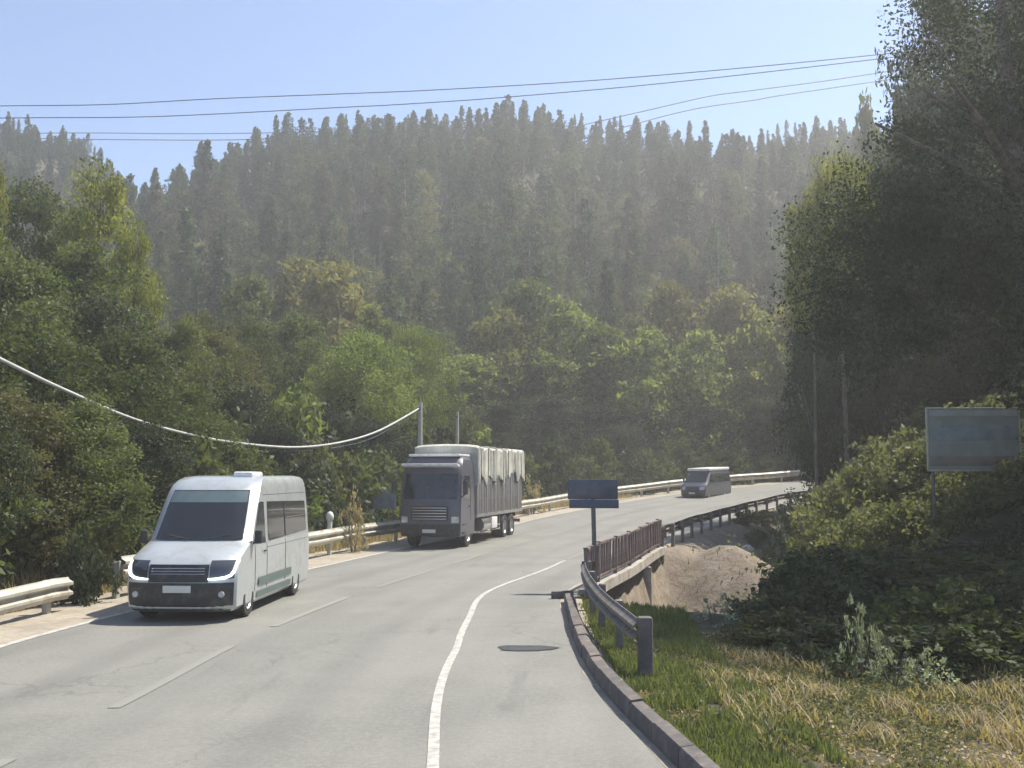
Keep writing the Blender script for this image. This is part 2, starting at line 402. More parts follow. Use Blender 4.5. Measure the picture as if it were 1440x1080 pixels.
wn = noise_node(t, 1.5, 5, .6, u); va = t.nodes.new('ShaderNodeVectorMath'); va.operation = 'ADD'
vs = t.nodes.new('ShaderNodeVectorMath'); vs.operation = 'SCALE'; vs.inputs['Scale'].default_value = .9; L(wn.outputs[1], vs.inputs[0]); L(u, va.inputs[0]); L(vs.outputs[0], va.inputs[1]); L(va.outputs[0], vo.inputs['Vector'])
ck = t.nodes.new('ShaderNodeMath'); ck.operation = 'MULTIPLY'; L(rng(t, vo.outputs[0], .0, .012, 1., 0.), ck.inputs[0]); L(rng(t, noise_node(t, .2, 3, .5, u).outputs[0], .44, .58), ck.inputs[1])
base = mixc(t, rng(t, ck.outputs[0], 0., 1., 0., .4), base, (.05, .05, .05))
sx_ = t.nodes.new('ShaderNodeSeparateXYZ'); L(u, sx_.inputs[0])
wv = t.nodes.new('ShaderNodeMath'); wv.operation = 'SINE'; w1 = t.nodes.new('ShaderNodeMath'); w1.operation = 'MULTIPLY'; w1.inputs[1].default_value = 3.45; L(sx_.outputs[0], w1.inputs[0]); L(w1.outputs[0], wv.inputs[0])
tk = t.nodes.new('ShaderNodeMath'); tk.operation = 'MULTIPLY'; L(rng(t, wv.outputs[0], .1, 1.), tk.inputs[0]); L(rng(t, noise_node(t, .5, 5, .6, mp.outputs[0]).outputs[0], .35, .65), tk.inputs[1])
base = mixc(t, rng(t, tk.outputs[0], 0., 1., 0., .55), base, (.115, .115, .108))
st_ = noise_node(t, 1.4, 6, .7, mp.outputs[0]); base = mixc(t, rng(t, st_.outputs[0], .60, .72, 0., .5), base, (.10, .10, .095))
L(base, p.inputs['Base Color']); p.inputs['Roughness'].default_value = .72
b = t.nodes.new('ShaderNodeBump'); b.inputs['Strength'].default_value = .5; b.inputs['Distance'].default_value = .006
L(noise_node(t, 45, 4, .7, u).outputs[0], b.inputs['Height']); L(b.outputs[0], p.inputs['Normal'])
cols = [(lambda i, f=f: EL[i].lerp(ER[i], f)) for f in np.linspace(0, 1, 9)]
strip('road', cols, 0, rm)

sm, t, p = nodes_mat('sandy_verge'); L = t.links.new
uvn = t.nodes.new('ShaderNodeTexCoord'); u = uvn.outputs['Object']
base = mixc(t, rng(t, noise_node(t, .9, 8, .7, u).outputs[0], .35, .65), (.27, .235, .19), (.38, .335, .275))
base = mixc(t, rng(t, noise_node(t, 5, 8, .7, u).outputs[0], .5, .7), base, (.20, .18, .12))
L(base, p.inputs['Base Color']); p.inputs['Roughness'].default_value = .95
b = t.nodes.new('ShaderNodeBump'); b.inputs['Strength'].default_value = .7; b.inputs['Distance'].default_value = .04
L(noise_node(t, 9, 6, .7, u).outputs[0], b.inputs['Height']); L(b.outputs[0], p.inputs['Normal'])
def lside(i, d, dz):
    tt = EL[min(i + 1, NS - 1)] - EL[max(i - 1, 0)]; tt.z = 0; tt.normalize(); q = EL[i] + Vector((-tt.y, tt.x, 0)) * d; q.z += dz; return q
def rside(i, d, dz):
    tt = ER[min(i + 1, NS - 1)] - ER[max(i - 1, 0)]; tt.z = 0; tt.normalize(); q = ER[i] + Vector((tt.y, -tt.x, 0)) * d; q.z += dz; return q
strip('road_shoulder', [lambda i: lside(i, 2.9 + .35 * math.sin(i * .9) + .2 * math.sin(i * 2.3), -.30), lambda i: lside(i, 2.3 + .3 * math.sin(i * .9), -.02 + .03 * math.sin(i * 1.7)), lambda i: lside(i, 1.2, .0), lambda i: lside(i, .3, -.004), lambda i: lside(i, -.12 + .06 * math.sin(i * 2.1), .004)], 0, sm)
strip('gravel_verge', [lambda i: rside(i, -.03 + .015 * math.sin(i * .9), .004), lambda i: rside(i, .25, -.005), lambda i: rside(i, .44, -.02), lambda i: rside(i, .50, -.35)], 0, sm)

# markings
pm, t, p = nodes_mat('road_paint'); L = t.links.new
uvn = t.nodes.new('ShaderNodeTexCoord'); u = uvn.outputs['Object']
base = mixc(t, rng(t, noise_node(t, 7, 8, .75, u).outputs[0], .42, .62), (.47, .46, .42), (.25, .25, .23))
L(base, p.inputs['Base Color']); p.inputs['Roughness'].default_value = .7
fm, t, p = nodes_mat('worn_road_paint'); L = t.links.new
uvn = t.nodes.new('ShaderNodeTexCoord'); u = uvn.outputs['Object']
base = mixc(t, rng(t, noise_node(t, 5, 8, .75, u).outputs[0], .36, .58), (.222, .222, .20), (.205, .205, .185))
L(base, p.inputs['Base Color']); p.inputs['Roughness'].default_value = .75
def roadpt(i, fromR=None, fromL=None):
    d = (ER[i] - EL[i]); W = d.length; n = d / W
    return ER[i] - n * fromR if fromR is not None else EL[i] + n * fromL
def lerp_i(P, d):
    i = 0
    while i < NS - 2 and AM[i + 1] < d: i += 1
    f = (d - AM[i]) / (AM[i + 1] - AM[i]); return i, f
def marking(name, getter, wd, a0, a1, m, dash=None):
    V = []; Fx = []
    d = a0
    segs = []
    if dash:
        while d < a1: segs.append((d, min(d + dash[0], a1))); d += dash[0] + dash[1]
    else: segs = [(a0, a1)]
    for s0, s1 in segs:
        n = max(2, int((s1 - s0) / .7)); b0 = len(V)
        for k in range(n + 1):
            i, f = lerp_i(None, s0 + (s1 - s0) * k / n)
            for e in (-.5, .5):
                q = getter(i, e * wd).lerp(getter(i + 1, e * wd), f); V.append((q.x, q.y, q.z + .008))
        for k in range(n): Fx.append((b0 + 2 * k, b0 + 2 * k + 1, b0 + 2 * k + 3, b0 + 2 * k + 2))
    return tag(link(name, mesh_np(name, V, Fx), m), kind='structure')
Yd = lambda y: float(np.interp(y, [q.y for q in EM], AM))
marking('road_markings', lambda i, e: roadpt(i, fromL=.12 + e), .15, Yd(-5), Yd(90), pm)
marking('road_markings', lambda i, e: roadpt(i, fromR=1.82 + max(0, 17 - ER[i].y) * .055 + e), .115, Yd(2), Yd(34), pm)
marking('road_markings', lambda i, e: roadpt(i, fromR=1.82 + e), .15, Yd(34.3), Yd(70), fm)
marking('road_markings', lambda i, e: roadpt(i, fromL=3.75 + e), .15, Yd(6), Yd(70), fm, dash=(4.5, 2.2))

def P(px, py, d):
    """world point seen at photograph pixel px,py at forward distance d"""
    a = (px - 720) / F; b_ = (540 - py) / F
    dy = math.cos(PITCH) - b_ * math.sin(PITCH); dz = math.sin(PITCH) + b_ * math.cos(PITCH)
    t_ = d / dy
    return Vector((a * t_, d, CAMZ + dz * t_))
def patch_quad(name, pts, m):
    me = bpy.data.meshes.new(name); me.from_pydata([tuple(q) for q in pts], [], [tuple(range(len(pts)))]); return tag(link(name, me, m), kind='structure')
darkm = mat('dark_patch', (.035, .037, .04), .6, var=.3, scale=4)  # dark irregular oval lying flat on the road
pp = []
for k in range(22):
    an = 2 * math.pi * k / 22; r_ = 1 + .10 * math.sin(3 * an + 1) + .05 * math.sin(7 * an)
    pp.append((.23 + .46 * math.copysign(abs(math.cos(an)) ** .6, math.cos(an)) * r_, 16.95 + .26 * math.sin(an) * r_, .012))
patch_quad('road_patch', pp, darkm)

# ------------------------------------------------------------------ kerb, wall under the railing, pier
def box_sweep(name, path, prof, m, parent=None, smooth=40):
    mb = MB(); mb.sweep(prof, path); return mb.build(name, m, parent, smooth)
kp = edge_path(ER, .05, 9.0, 23.6, .5)
kp = edge_path(ER, .05, 4.0, 23.6, .25); mb = MB(); rk = random.Random(3)
for k in range(0, len(kp) - 4, 4):
    seg = kp[k:k + 5]; dx_, dz_ = rk.uniform(-.012, .012), rk.uniform(-.015, .015); seg = [(q_ + s_ * dx_ + Vector((0, 0, dz_)), s_) for q_, s_ in seg]
    t_ = (seg[-1][0] - seg[0][0]).normalized() * .007; seg[0] = (seg[0][0] + t_, seg[0][1]); seg[-1] = (seg[-1][0] - t_, seg[-1][1])
    mb.sweep([(0, -.2), (.005, .16), (.03, .195), (.16, .21), (.20, .17), (.21, -.3)], seg)
kerb = mb.build('kerb', M['dark_concrete'], None, 40)
tag(kerb, 'dark stained concrete kerb curving along the right road edge in front', 'kerb')
fin = MB(); e0 = kp[-1][0]; fin.box((e0.x - .02, e0.y + .2, .07), (.5, .14, .18), .03, Matrix.Rotation(math.radians(20), 3, 'Z').to_quaternion().to_euler().to_quaternion())
fin.build('kerb_end', M['dark_concrete'], kerb)

wp = edge_path(ER, .42, 23.9, 37.6, .7)
br = empty('culvert_bridge', wp[0][0]); br.matrix_world  # base
bo = Vector(wp[0][0])
def rel(path, o=bo): return [(p_ - o, s_) for p_, s_ in path]
box_sweep('retaining_wall', rel(wp), [(-.25, -2.6), (-.25, -.12), (.08, -.12), (.12, -2.6)], M['stonewall'], br)
box_sweep('deck_edge', rel(wp), [(-.10, -.115), (-.10, .10), (.32, .12), (.34, -.115)], M['concrete'], br)
mb = MB()
pq, ps = min(wp, key=lambda a_: abs(a_[0].y - 33.2)); pq = pq + ps * .26 - bo
mb.box((pq.x, pq.y, -1.15), (.26, .3, 2.06), .03); mb.box((pq.x, pq.y, -2.25), (.5, .55, .3), .04)
mb.build('pier', M['concrete'], br)
tag(br, 'concrete culvert bridge edge with stone wall and one pale pier above the gully', 'bridge')

# rusty picket railing
rp = edge_path(ER, .56, 23.9, 37.6, .16)
o0 = Vector(rp[0][0]); ra = empty('picket_railing', o0)
tag(ra, 'rusty brown railing of upright pickets on the culvert beside the road', 'railing')
n = 0
box_sweep('top_rail', rel(rp[::5] + [rp[-1]], o0), [(-.035, 1.0), (-.035, 1.06), (.035, 1.06), (.035, 1.0)], M['rust'], ra)
box_sweep('bottom_rail', rel(rp[::5] + [rp[-1]], o0), [(-.03, .22), (-.03, .27), (.03, .27), (.03, .22)], M['rust'], ra)
pk = MB(); pk.box((0, 0, .62), (.06, .045, .86), .006); pk0 = pk.build('picket', M['rust'], ra); first = True
po = MB(); po.box((0, 0, .53), (.09, .09, 1.06), .01); po.box((0, 0, 1.075), (.11, .11, .03), .01); po0 = po.build('post', M['rust'], ra); pf = True
for k, (q, s_) in enumerate(rp):
    if k % 14 == 0:
        ob = po0 if pf else po0.copy()
        if not pf: C.objects.link(ob)
        pf = False
    else:
        if n >= 96: continue
        ob = pk0 if first else pk0.copy()
        if not first: C.objects.link(ob)
        first = False; n += 1
    ob.parent = ra; ob.location = q - o0; ob.rotation_euler = (R.uniform(-.05, .05), R.uniform(-.05, .05), math.atan2(s_.y, s_.x))

# ------------------------------------------------------------------ guardrails
WP = [(0, .40), (.015, .44), (.085, .48), (.085, .52), (.015, .56), (.015, .60), (.085, .64), (.085, .68), (.015, .72), (0, .76)]
WD = [(a * 1.35, .5 * (z - .40) * 2.45 + .36 - .0 * a) for a, z in WP]
def guardrail(name, path, m, label, side=1, wp=WP, h=1.0, spacing=4, postm=None, posth=.8, wob=.0, endcap=True):
    """path: (point, outward side); the ridges face the road"""
    o0 = Vector(path[0][0]); root = empty(name, o0); tag(root, label, 'guardrail')
    pr = [(-a * 1.0, z * h) for a, z in wp]; prof = pr + [(a + .012, z) for a, z in reversed(pr)]
    rr = random.Random(len(path)); fr = [(p_ - o0 + Vector((0, 0, wob * math.sin(i * .7 + 1) * (1 if i % 7 else 1.6))) + s_ * wob * math.sin(i * .45), s_) for i, (p_, s_) in enumerate(path)]
    mb = MB(); mb.sweep(prof, fr); mb.build('beam', m, root, 50)
    mb = MB(); mb.box((0, 0, posth / 2 - .25), (.12, .15, posth + .45), .012); mb.box((-.075, 0, .58 * h), (.07, .16, .3), .01)
    p0 = mb.build('post', postm or m, root); f_ = True
    for k in range(0, len(path), spacing):
        q, s_ = fr[k]
        ob = p0 if f_ else p0.copy()
        if not f_: C.objects.link(ob)
        f_ = False
        ob.parent = root; ob.location = q + s_ * .10; ob.rotation_euler = (rr.uniform(-.03, .03), rr.uniform(-.03, .03), math.atan2(s_.y, s_.x))
    if endcap:
        for j, (q, s_) in enumerate((fr[0], fr[-1])):
            if endcap == 'far' and j == 0:
                mb = MB(); mb.box((q.x + .08, q.y, .25), (.2, .2, 1.15), .03); mb.build('end_post', M['dark_concrete'], root); continue
            mb = MB(); t_ = (fr[1][0] - fr[0][0]).normalized() if j == 0 else (fr[-1][0] - fr[-2][0]).normalized(); t_ = -t_ if j == 0 else t_
            arc = [(q + t_ * (.18 * math.sin(a_)) + s_ * (-.05 + .18 * (1 - math.cos(a_))), s_) for a_ in np.linspace(0, 2.4, 8)]
            mb.sweep([(-.012, .41 * h), (-.012, .75 * h), (.012, .75 * h), (.012, .41 * h)], [(a_, (s_ * math.cos(b_) + t_ * -math.sin(b_)) * -1) for (a_, _), b_ in zip(arc, np.linspace(0, 2.4, 8))])
            mb.build('end_terminal', m, root, 50)
    return root
pa = [(q - Vector((0, 0, .16)), s_) for q, s_ in edge_path(EL, 1.25, 4, 21.9, .6, right=False)]
guardrail('guardrail', pa, M['galv'], 'short low sagging pale guardrail at the left picture edge before the gap', wob=.02, wp=WD, endcap=False)
pb = edge_path(EL, 1.2, 23.3, 98, .8, right=False)
guardrail('guardrail', pb, M['galv'], 'long pale guardrail running behind the silver van and the truck round the outer bend', h=1.12, wp=WD, endcap=False, wob=.012)
pc = [(P(815, 0, 24.6) * 1, None)]
a0 = Vector((1.76, 15.0, -.08)); a1 = Vector((1.62, 24.2, 0)); npt = 16
tdir = (a1 - a0).normalized(); sd_ = Vector((tdir.y, -tdir.x, 0))
pc = [(a0.lerp(a1, k / npt) + sd_ * (-.16 * math.sin(math.pi * k / npt)), sd_) for k in range(npt + 1)]
guardrail('guardrail', pc, M['old_rail'], 'nearest dark weathered guardrail beside the kerb ending at a thick post in the grass', spacing=4, h=1.02, wob=.006, endcap='far')
pd = edge_path(ER, .5, 37.3, 95, .8)
guardrail('guardrail', pd, M['old_rail'], 'dark guardrail on the inner bend above the dirt slope beyond the picket railing', spacing=3, h=1.0, wob=.01)

# ------------------------------------------------------------------ vehicles
class Body:
    """horizontal slices: z, sf (front), bow, w (half width), sr (rear), rb; front of vehicle toward -Y"""
    def __init__(s, sl, pf=4, pr=8):
        s.sl = np.array(sl, float); s.pf = pf; s.pr = pr
    def g(s, z): return [float(np.interp(z, s.sl[:, 0], s.sl[:, k])) for k in range(1, 6)]
    def front(s, fr, z, off=.008):
        sf, bow, w_, sr, rb = s.g(z); return (fr * w_, sf + bow * abs(fr) ** s.pf - off, z)
    def rear(s, fr, z, off=.008):
        sf, bow, w_, sr, rb = s.g(z); return (fr * w_, sr - rb * abs(fr) ** s.pr + off, z)
    def side(s, sgn, y, z, off=.006):
        return (sgn * (s.g(z)[2] + off), y, z)
    def mesh(s, nf=16, ns=10, nr=10):
        vs = []; m = None
        fy = [-math.cos(math.pi * k / nf) for k in range(nf + 1)]; ry = [math.cos(math.pi * k / nr) for k in range(nr + 1)]
        for z, sf, bow, w_, sr, rb in s.sl:
            ring = [(f * w_, sf + bow * abs(f) ** s.pf, z) for f in fy]
            y0 = sf + bow; y1 = sr - rb
            ring += [(w_, y0 + (y1 - y0) * k / ns, z) for k in range(1, ns)]
            ring += [(f * w_, sr - rb * abs(f) ** s.pr, z) for f in ry]
            ring += [(-w_, y1 + (y0 - y1) * k / ns, z) for k in range(1, ns)]
            m = len(ring); vs += ring
        n_ = len(s.sl)
        fs = [(i * m + k, i * m + (k + 1) % m, (i + 1) * m + (k + 1) % m, (i + 1) * m + k) for i in range(n_ - 1) for k in range(m)]
        fs += [tuple(range(m - 1, -1, -1)), tuple(range((n_ - 1) * m, n_ * m))]
        return vs, fs
    def patch_front(s, name, fa, fb, z0, z1, m, parent, off=.01, n=12, nz=6, taper=None):
        vs = []
        for j in range(nz + 1):
            z = z0 + (z1 - z0) * j / nz
            k_ = 1 if taper is None else 1 + (taper - 1) * j / nz
            for i in range(n + 1): vs.append(s.front((fa + (fb - fa) * i / n) * k_, z, off))
        fs = [(j * (n + 1) + i, j * (n + 1) + i + 1, (j + 1) * (n + 1) + i + 1, (j + 1) * (n + 1) + i) for j in range(nz) for i in range(n)]
        b_ = MB(); b_.add(vs, fs); return b_.build(name, m, parent, 60)
    def patch_side(s, name, sgn, quad, m, parent, off=.006, n=8):
        """quad: (y,z) bottom-front, bottom-rear, top-rear, top-front"""
        (a, b_, c, d) = [Vector(q) for q in quad]; vs = []
        for j in range(n + 1):
            for i in range(n + 1):
                q = a.lerp(b_, i / n).lerp(d.lerp(c, i / n), j / n); vs.append(s.side(sgn, q.x, q.y, off))
        fs = [(j * (n + 1) + i, j * (n + 1) + i + 1, (j + 1) * (n + 1) + i + 1, (j + 1) * (n + 1) + i) for j in range(n) for i in range(n)]
        mb = MB(); mb.add(vs, fs); return mb.build(name, m, parent, 60)

def cut_arches(ob, arches, r, half, depth=.42):
    """real wheel openings: boolean with short cylinders"""
    for ya, zc in arches:
        for sg in (-1, 1):
            bm = bmesh.new(); bmesh.ops.create_cone(bm, cap_ends=True, segments=28, radius1=r, radius2=r, depth=depth * 2)
            bmesh.ops.rotate(bm, verts=bm.verts, cent=(0, 0, 0), matrix=Matrix.Rotation(math.pi / 2, 3, 'Y'))
            bmesh.ops.translate(bm, verts=bm.verts, vec=(sg * half, ya, zc))
            me = bpy.data.meshes.new('cut'); bm.to_mesh(me); bm.free(); co = bpy.data.objects.new('cut', me); C.objects.link(co)
            md = ob.modifiers.new('b', 'BOOLEAN'); md.operation = 'DIFFERENCE'; md.object = co; md.solver = 'EXACT'
            bpy.context.view_layer.update()
            dg = bpy.context.evaluated_depsgraph_get(); new = bpy.data.meshes.new_from_object(ob.evaluated_get(dg))
            ob.modifiers.clear(); ob.data = new; bpy.data.objects.remove(co)
    ob.data.set_sharp_from_angle(angle=math.radians(32))

def wheel(parent, x, y, r, wd, sgn, mt='rim'):
    mb = MB(); h_ = wd / 2
    mb.lathe_x([(-h_, r * .62), (-h_, r * .93), (-h_ * .75, r), (h_ * .75, r), (h_, r * .93), (h_, r * .62), (h_ * .5, r * .6), (-h_ * .5, r * .6), (-h_, r * .62)])
    tw = mb.build('wheel', M['rubber'], parent, 35); tw.location = (x, y, r)
    mb = MB(); o_ = sgn * h_
    mb.lathe_x([(o_ * .85, r * .63), (o_ * .95, r * .58), (o_ * .55, r * .5), (o_ * .45, r * .28), (o_ * .8, r * .22), (o_ * .85, .001)])
    for k in range(6):
        a_ = k * math.pi / 3; mb.box((o_ * .68, math.cos(a_) * r * .38, math.sin(a_) * r * .38), (.03, r * .14, r * .34), .008, Matrix.Rotation(a_ - math.pi / 2, 3, 'X').to_quaternion())
    mb.build('rim', M[mt], tw, 35)
    return tw

# --- silver van
van = empty('passenger_van', (-6.12, 19.75, 0), math.radians(-2.5))
tag(van, 'silver white high-roof passenger van with lit L-shaped lamps driving toward the viewer', 'van')
VB = Body([(.20, .12, .20, .94, 5.95, .08), (.27, .05, .24, 1.01, 5.98, .08), (.62, .0, .25, 1.03, 6.0, .08), (.88, .03, .25, 1.03, 6.0, .08), (1.04, .07, .26, 1.03, 6.0, .08),
           (1.16, .20, .28, 1.025, 6.0, .08), (1.27, .50, .28, 1.02, 6.0, .08), (1.37, .82, .28, 1.01, 6.0, .08), (1.43, .97, .28, 1.0, 6.0, .08), (1.75, 1.22, .28, .98, 6.0, .09), (2.1, 1.50, .27, .955, 5.98, .10),
           (2.36, 1.72, .26, .93, 5.97, .11), (2.50, 1.90, .25, .91, 5.95, .12), (2.60, 2.12, .24, .875, 5.92, .13), (2.655, 2.35, .23, .82, 5.86, .15), (2.685, 2.75, .22, .70, 5.7, .18)])
mb = MB(); mb.add(*VB.mesh()); body = mb.build('body', M['van_paint'], van, 32)
cut_arches(body, [(1.05, .36), (4.72, .36)], .44, 1.0)
VB.patch_front('windshield', -.86, .86, 1.46, 2.40, M['glass'], van, off=.02, taper=.97)
VB.patch_front('sunshade_strip', -.82, .82, 2.16, 2.38, M['shade_film'], van, off=.028, taper=1.0, nz=2)
VB.patch_front('grille', -.54, .54, .74, 1.06, M['plastic'], van, off=.014, nz=3)
VB.patch_front('bumper', -.96, .96, .205, .73, M['plastic'], van, off=.02, nz=4)
g_ = MB()
for k in range(3):
    z = .89 + k * .05
    g_.tube([VB.front(f, z, .03) for f in np.linspace(-.48, .48, 12)], .008, 5)
g_.build('grille_bar', M['silver'], van)
b_ = MB(); b_.box((0, -.035, .62), (.52, .012, .13), .004); b_.build('license_plate', M['plate'], van)
b_ = MB(); b_.box((0, 6.02, .9), (.52, .012, .13), .004); b_.build('license_plate', M['plate'], van)
for sg in (-1, 1):
    h_ = VB.patch_front('headlight', sg * .56, sg * .96, .80, 1.13, M['dark_lamp'], van, off=.016, n=8, nz=5)
    d_ = MB(); pts = [VB.front(sg * f, z, .035) for f, z in ((.54, .80), (.68, .805), (.82, .82), (.91, .86), (.95, .93), (.965, 1.01), (.965, 1.12))]
    d_.tube(pts, [.014, .02, .026, .028, .028, .024, .014], 7); d_.build('daylight_strip', M['drl'], h_)
    VB.patch_side('cab_window', sg, [(1.36, 1.36), (2.20, 1.34), (2.18, 2.16), (1.86, 2.16)], M['glass'], van, .008)
    wn_ = VB.patch_side('side_window', sg, [(2.42, 1.36), (5.72, 1.42), (5.66, 2.10), (2.42, 2.16)], M['glass'], van, .008)
    s_ = MB(); s_.tube([VB.side(sg, 3.76, z, .012) for z in np.linspace(1.39, 2.12, 6)], .012, 5); s_.tube([VB.side(sg, y_, 1.78, .012) for y_ in np.linspace(3.9, 5.5, 6)], .010, 5); s_.build('window_bar', M['post_paint'], wn_)
    VB.patch_side('side_cladding', sg, [(1.62, .52), (4.20, .52), (4.20, .68), (1.62, .68)], M['cladding'], van, .02)
    VB.patch_side('sill', sg, [(1.55, .30), (4.22, .30), (4.22, .42), (1.55, .42)], M['cladding'], van, .016)
    # door seams
    for y_ in (1.42, 2.27, 3.74):
        s_ = MB(); s_.tube([VB.side(sg, y_, z, .001) for z in np.linspace(.45, 1.33, 8)], .007, 4); s_.build('door_seam', M['plastic'], van)
    s_ = MB(); s_.tube([VB.side(sg, y_, 1.24, .0) for y_ in np.linspace(2.3, 5.8, 10)], .007, 4); s_.tube([VB.side(sg, y_, 2.30, .0) for y_ in np.linspace(2.2, 5.8, 10)], .007, 4); s_.build('body_crease', M['post_paint'], van)
    b_ = MB(); b_.box((sg * 1.045, 2.1, 1.18), (.03, .16, .03), .01); b_.build('door_handle', M['plastic'], van)
    m_ = MB(); m_.box((sg * 1.13, 1.25, 1.50), (.15, .09, .26), .035); m_.tube([(sg * 1.0, 1.32, 1.38), (sg * 1.17, 1.27, 1.42)], .03, 6)
    m_ob = m_.build('side_mirror', M['plastic'], van); b_ = MB(); b_.box((sg * 1.13, 1.30, 1.50), (.11, .012, .2), .004); b_.build('mirror_glass', M['glass'], m_ob)
    f_ = MB(); f_.lathe_x([(0, .001), (.0, .06), (.03, .055)], (0, 0, 0), 14); fo = f_.build('fog_lamp', M['lamp'], van); fo.rotation_euler = (0, 0, -math.pi / 2); fo.location = VB.front(sg * .78, .52, .045)
    for y_ in (1.05, 4.72): wheel(van, sg * .90, y_, .36, .24, sg)
    t_ = MB(); t_.box((sg * .93, 5.97, 1.15), (.10, .06, .5), .02); t_.build('tail_light', M['red'], van)
    w_ = MB(); w_.tube([VB.front(sg * .15, 1.47, .03), VB.front(-sg * .0 + sg * .62, 1.55, .03)], .01, 5); w_.build('wiper', M['plastic'], van)
b_ = MB(); b_.box((.42, 2.9, 2.71), (.42, .8, .12), .05); b_.build('roof_unit', M['white_paint'], van)
b_ = MB(); b_.box((0, 5.98, 1.7), (1.3, .03, .7), .02); b_.build('rear_window', M['glass'], van)

# --- truck with tarpaulin
TZ = .05
trk = empty('cargo_truck', (-3.0, 39.0, TZ), math.radians(-13))
tag(trk, 'cargo truck with grey tarpaulin over a slatted bed coming round the bend behind the van', 'truck')
TB = Body([(.42, .08, .10, 1.10, 2.05, .05), (.5, .02, .12, 1.14, 2.08, .05), (1.1, .0, .13, 1.15, 2.1, .05), (1.7, .03, .14, 1.15, 2.1, .05), (2.2, .12, .15, 1.14, 2.1, .05), (2.75, .24, .16, 1.12, 2.1, .05),
           (3.0, .33, .18, 1.10, 2.1, .06), (3.22, .48, .2, 1.06, 2.08, .08), (3.34, .7, .22, .95, 2.0, .1)], pf=6)
mb = MB(); mb.add(*TB.mesh()); cab = mb.build('cab', M['cab_paint'], trk, 32); cut_arches(cab, [(1.25, .5)], .60, 1.12)
TB.patch_front('windshield', -.88, .88, 1.78, 2.70, M['glass'], trk, off=.014)
TB.patch_front('grille', -.62, .62, 1.0, 1.52, M['plastic'], trk, off=.014)
TB.patch_front('bumper', -.97, .97, .45, .86, M['plastic'], trk, off=.03)
v_ = MB(); v_.box((0, .10, 3.0), (2.15, .34, .09), .03, Matrix.Rotation(-.18, 3, 'X').to_quaternion()); v_.build('sun_visor', M['white_paint'], trk)
v_ = MB(); v_.box((0, 1.25, 3.38), (1.95, 1.5, .09), .03); v_.build('roof_panel', M['white_paint'], trk)
g_ = MB()
for k in range(5): g_.box((0, -.03, 1.06 + k * .1), (1.3, .02, .025), .005)
g_.build('grille_bar', M['silver'], trk)
b_ = MB(); b_.box((0, -.05, .62), (.5, .012, .13), .004); b_.build('license_plate', M['plate'], trk)
for sg in (-1, 1):
    TB.patch_front('headlight', sg * .72, sg * .95, .92, 1.14, M['lamp'], trk, off=.02, n=6, nz=4)
    TB.patch_side('cab_window', sg, [(.42, 1.82), (1.35, 1.74), (1.35, 2.62), (.58, 2.62)], M['glass'], trk, .008)
    s_ = MB(); s_.tube([TB.side(sg, 1.45, z, .001) for z in np.linspace(1.0, 2.7, 8)], .01, 4); s_.build('door_seam', M['plastic'], trk)
    b_ = MB(); b_.box((sg * 1.17, 1.3, 1.5), (.04, .18, .04), .01); b_.build('door_handle', M['plastic'], trk)
    m_ = MB(); m_.box((sg * 1.36, -.02, 2.2), (.18, .08, .5), .03); m_.tube([(sg * 1.12, .3, 2.65), (sg * 1.34, .0, 2.5)], .02, 6); m_.tube([(sg * 1.14, .2, 1.85), (sg * 1.34, .0, 1.95)], .02, 6); m_.build('side_mirror', M['plastic'], trk)
    b_ = MB(); b_.box((sg * 1.13, .55, .55), (.06, .5, .1), .01); b_.box((sg * 1.13, .55, .85), (.06, .5, .06), .01); b_.build('cab_step', M['chassis'], trk)
    wheel(trk, sg * .97, 1.25, .50, .30, sg)
    for y_ in (6.9, 8.2): wheel(trk, sg * .93, y_, .50, .50, sg)
    f_ = MB(); f_.sweep([(-.25, 0), (-.25, .03), (.25, .03), (.25, 0)], [(Vector((sg * .93, 7.55 + 1.35 * math.sin(a_), .62 + .52 * math.cos(a_) ** .3 if math.cos(a_) > 0 else .62)), Vector((1, 0, 0))) for a_ in np.linspace(-1.5, 1.5, 14)]); f_.build('mudguard', M['chassis'], trk)
ch = MB()
for sg in (-1, 1): ch.box((sg * .42, 5.3, .88), (.12, 9.6, .22), .01)
for y_ in (2.6, 4.0, 5.5, 7.0, 8.5, 10.0): ch.box((0, y_, .88), (.9, .12, .18), .01)
for y_ in (6.9, 8.2, 1.25): ch.tube([(-.9, y_, .5), (.9, y_, .5)], .08, 8)
ch.build('chassis', M['chassis'], trk)
d_ = MB(); d_.box((0, 6.15, 1.10), (2.4, 7.9, .14), .01); d_.build('bed_floor', M['stake'], trk)
b_ = MB(); b_.tube([(1.0, 3.0, .72), (1.0, 4.1, .72)], .28, 16); b_.build('fuel_tank', M['silver'], trk)
b_ = MB(); b_.box((1.0, 5.0, .74), (.42, .9, .46), .03); b_.build('tool_box', M['white_paint'], trk)
b_ = MB(); b_.box((-1.0, 4.2, .72), (.42, 1.6, .5), .03); b_.build('tool_box', M['chassis'], trk)
b_ = MB()
for z in (.45, .62): b_.box((1.13, 4.6, z), (.03, 3.2, .05), .008)
for y_ in (3.1, 4.6, 6.1): b_.box((1.12, y_, .68), (.03, .06, .6), .008)
b_.build('side_guard', M['stake'], trk)
b_ = MB(); b_.box((0, 10.15, .62), (2.2, .1, .14), .02)
for sg in (-1, 1): b_.box((sg * .7, 10.1, .85), (.1, .1, .4), .01)
b_.build('rear_bumper', M['chassis'], trk)
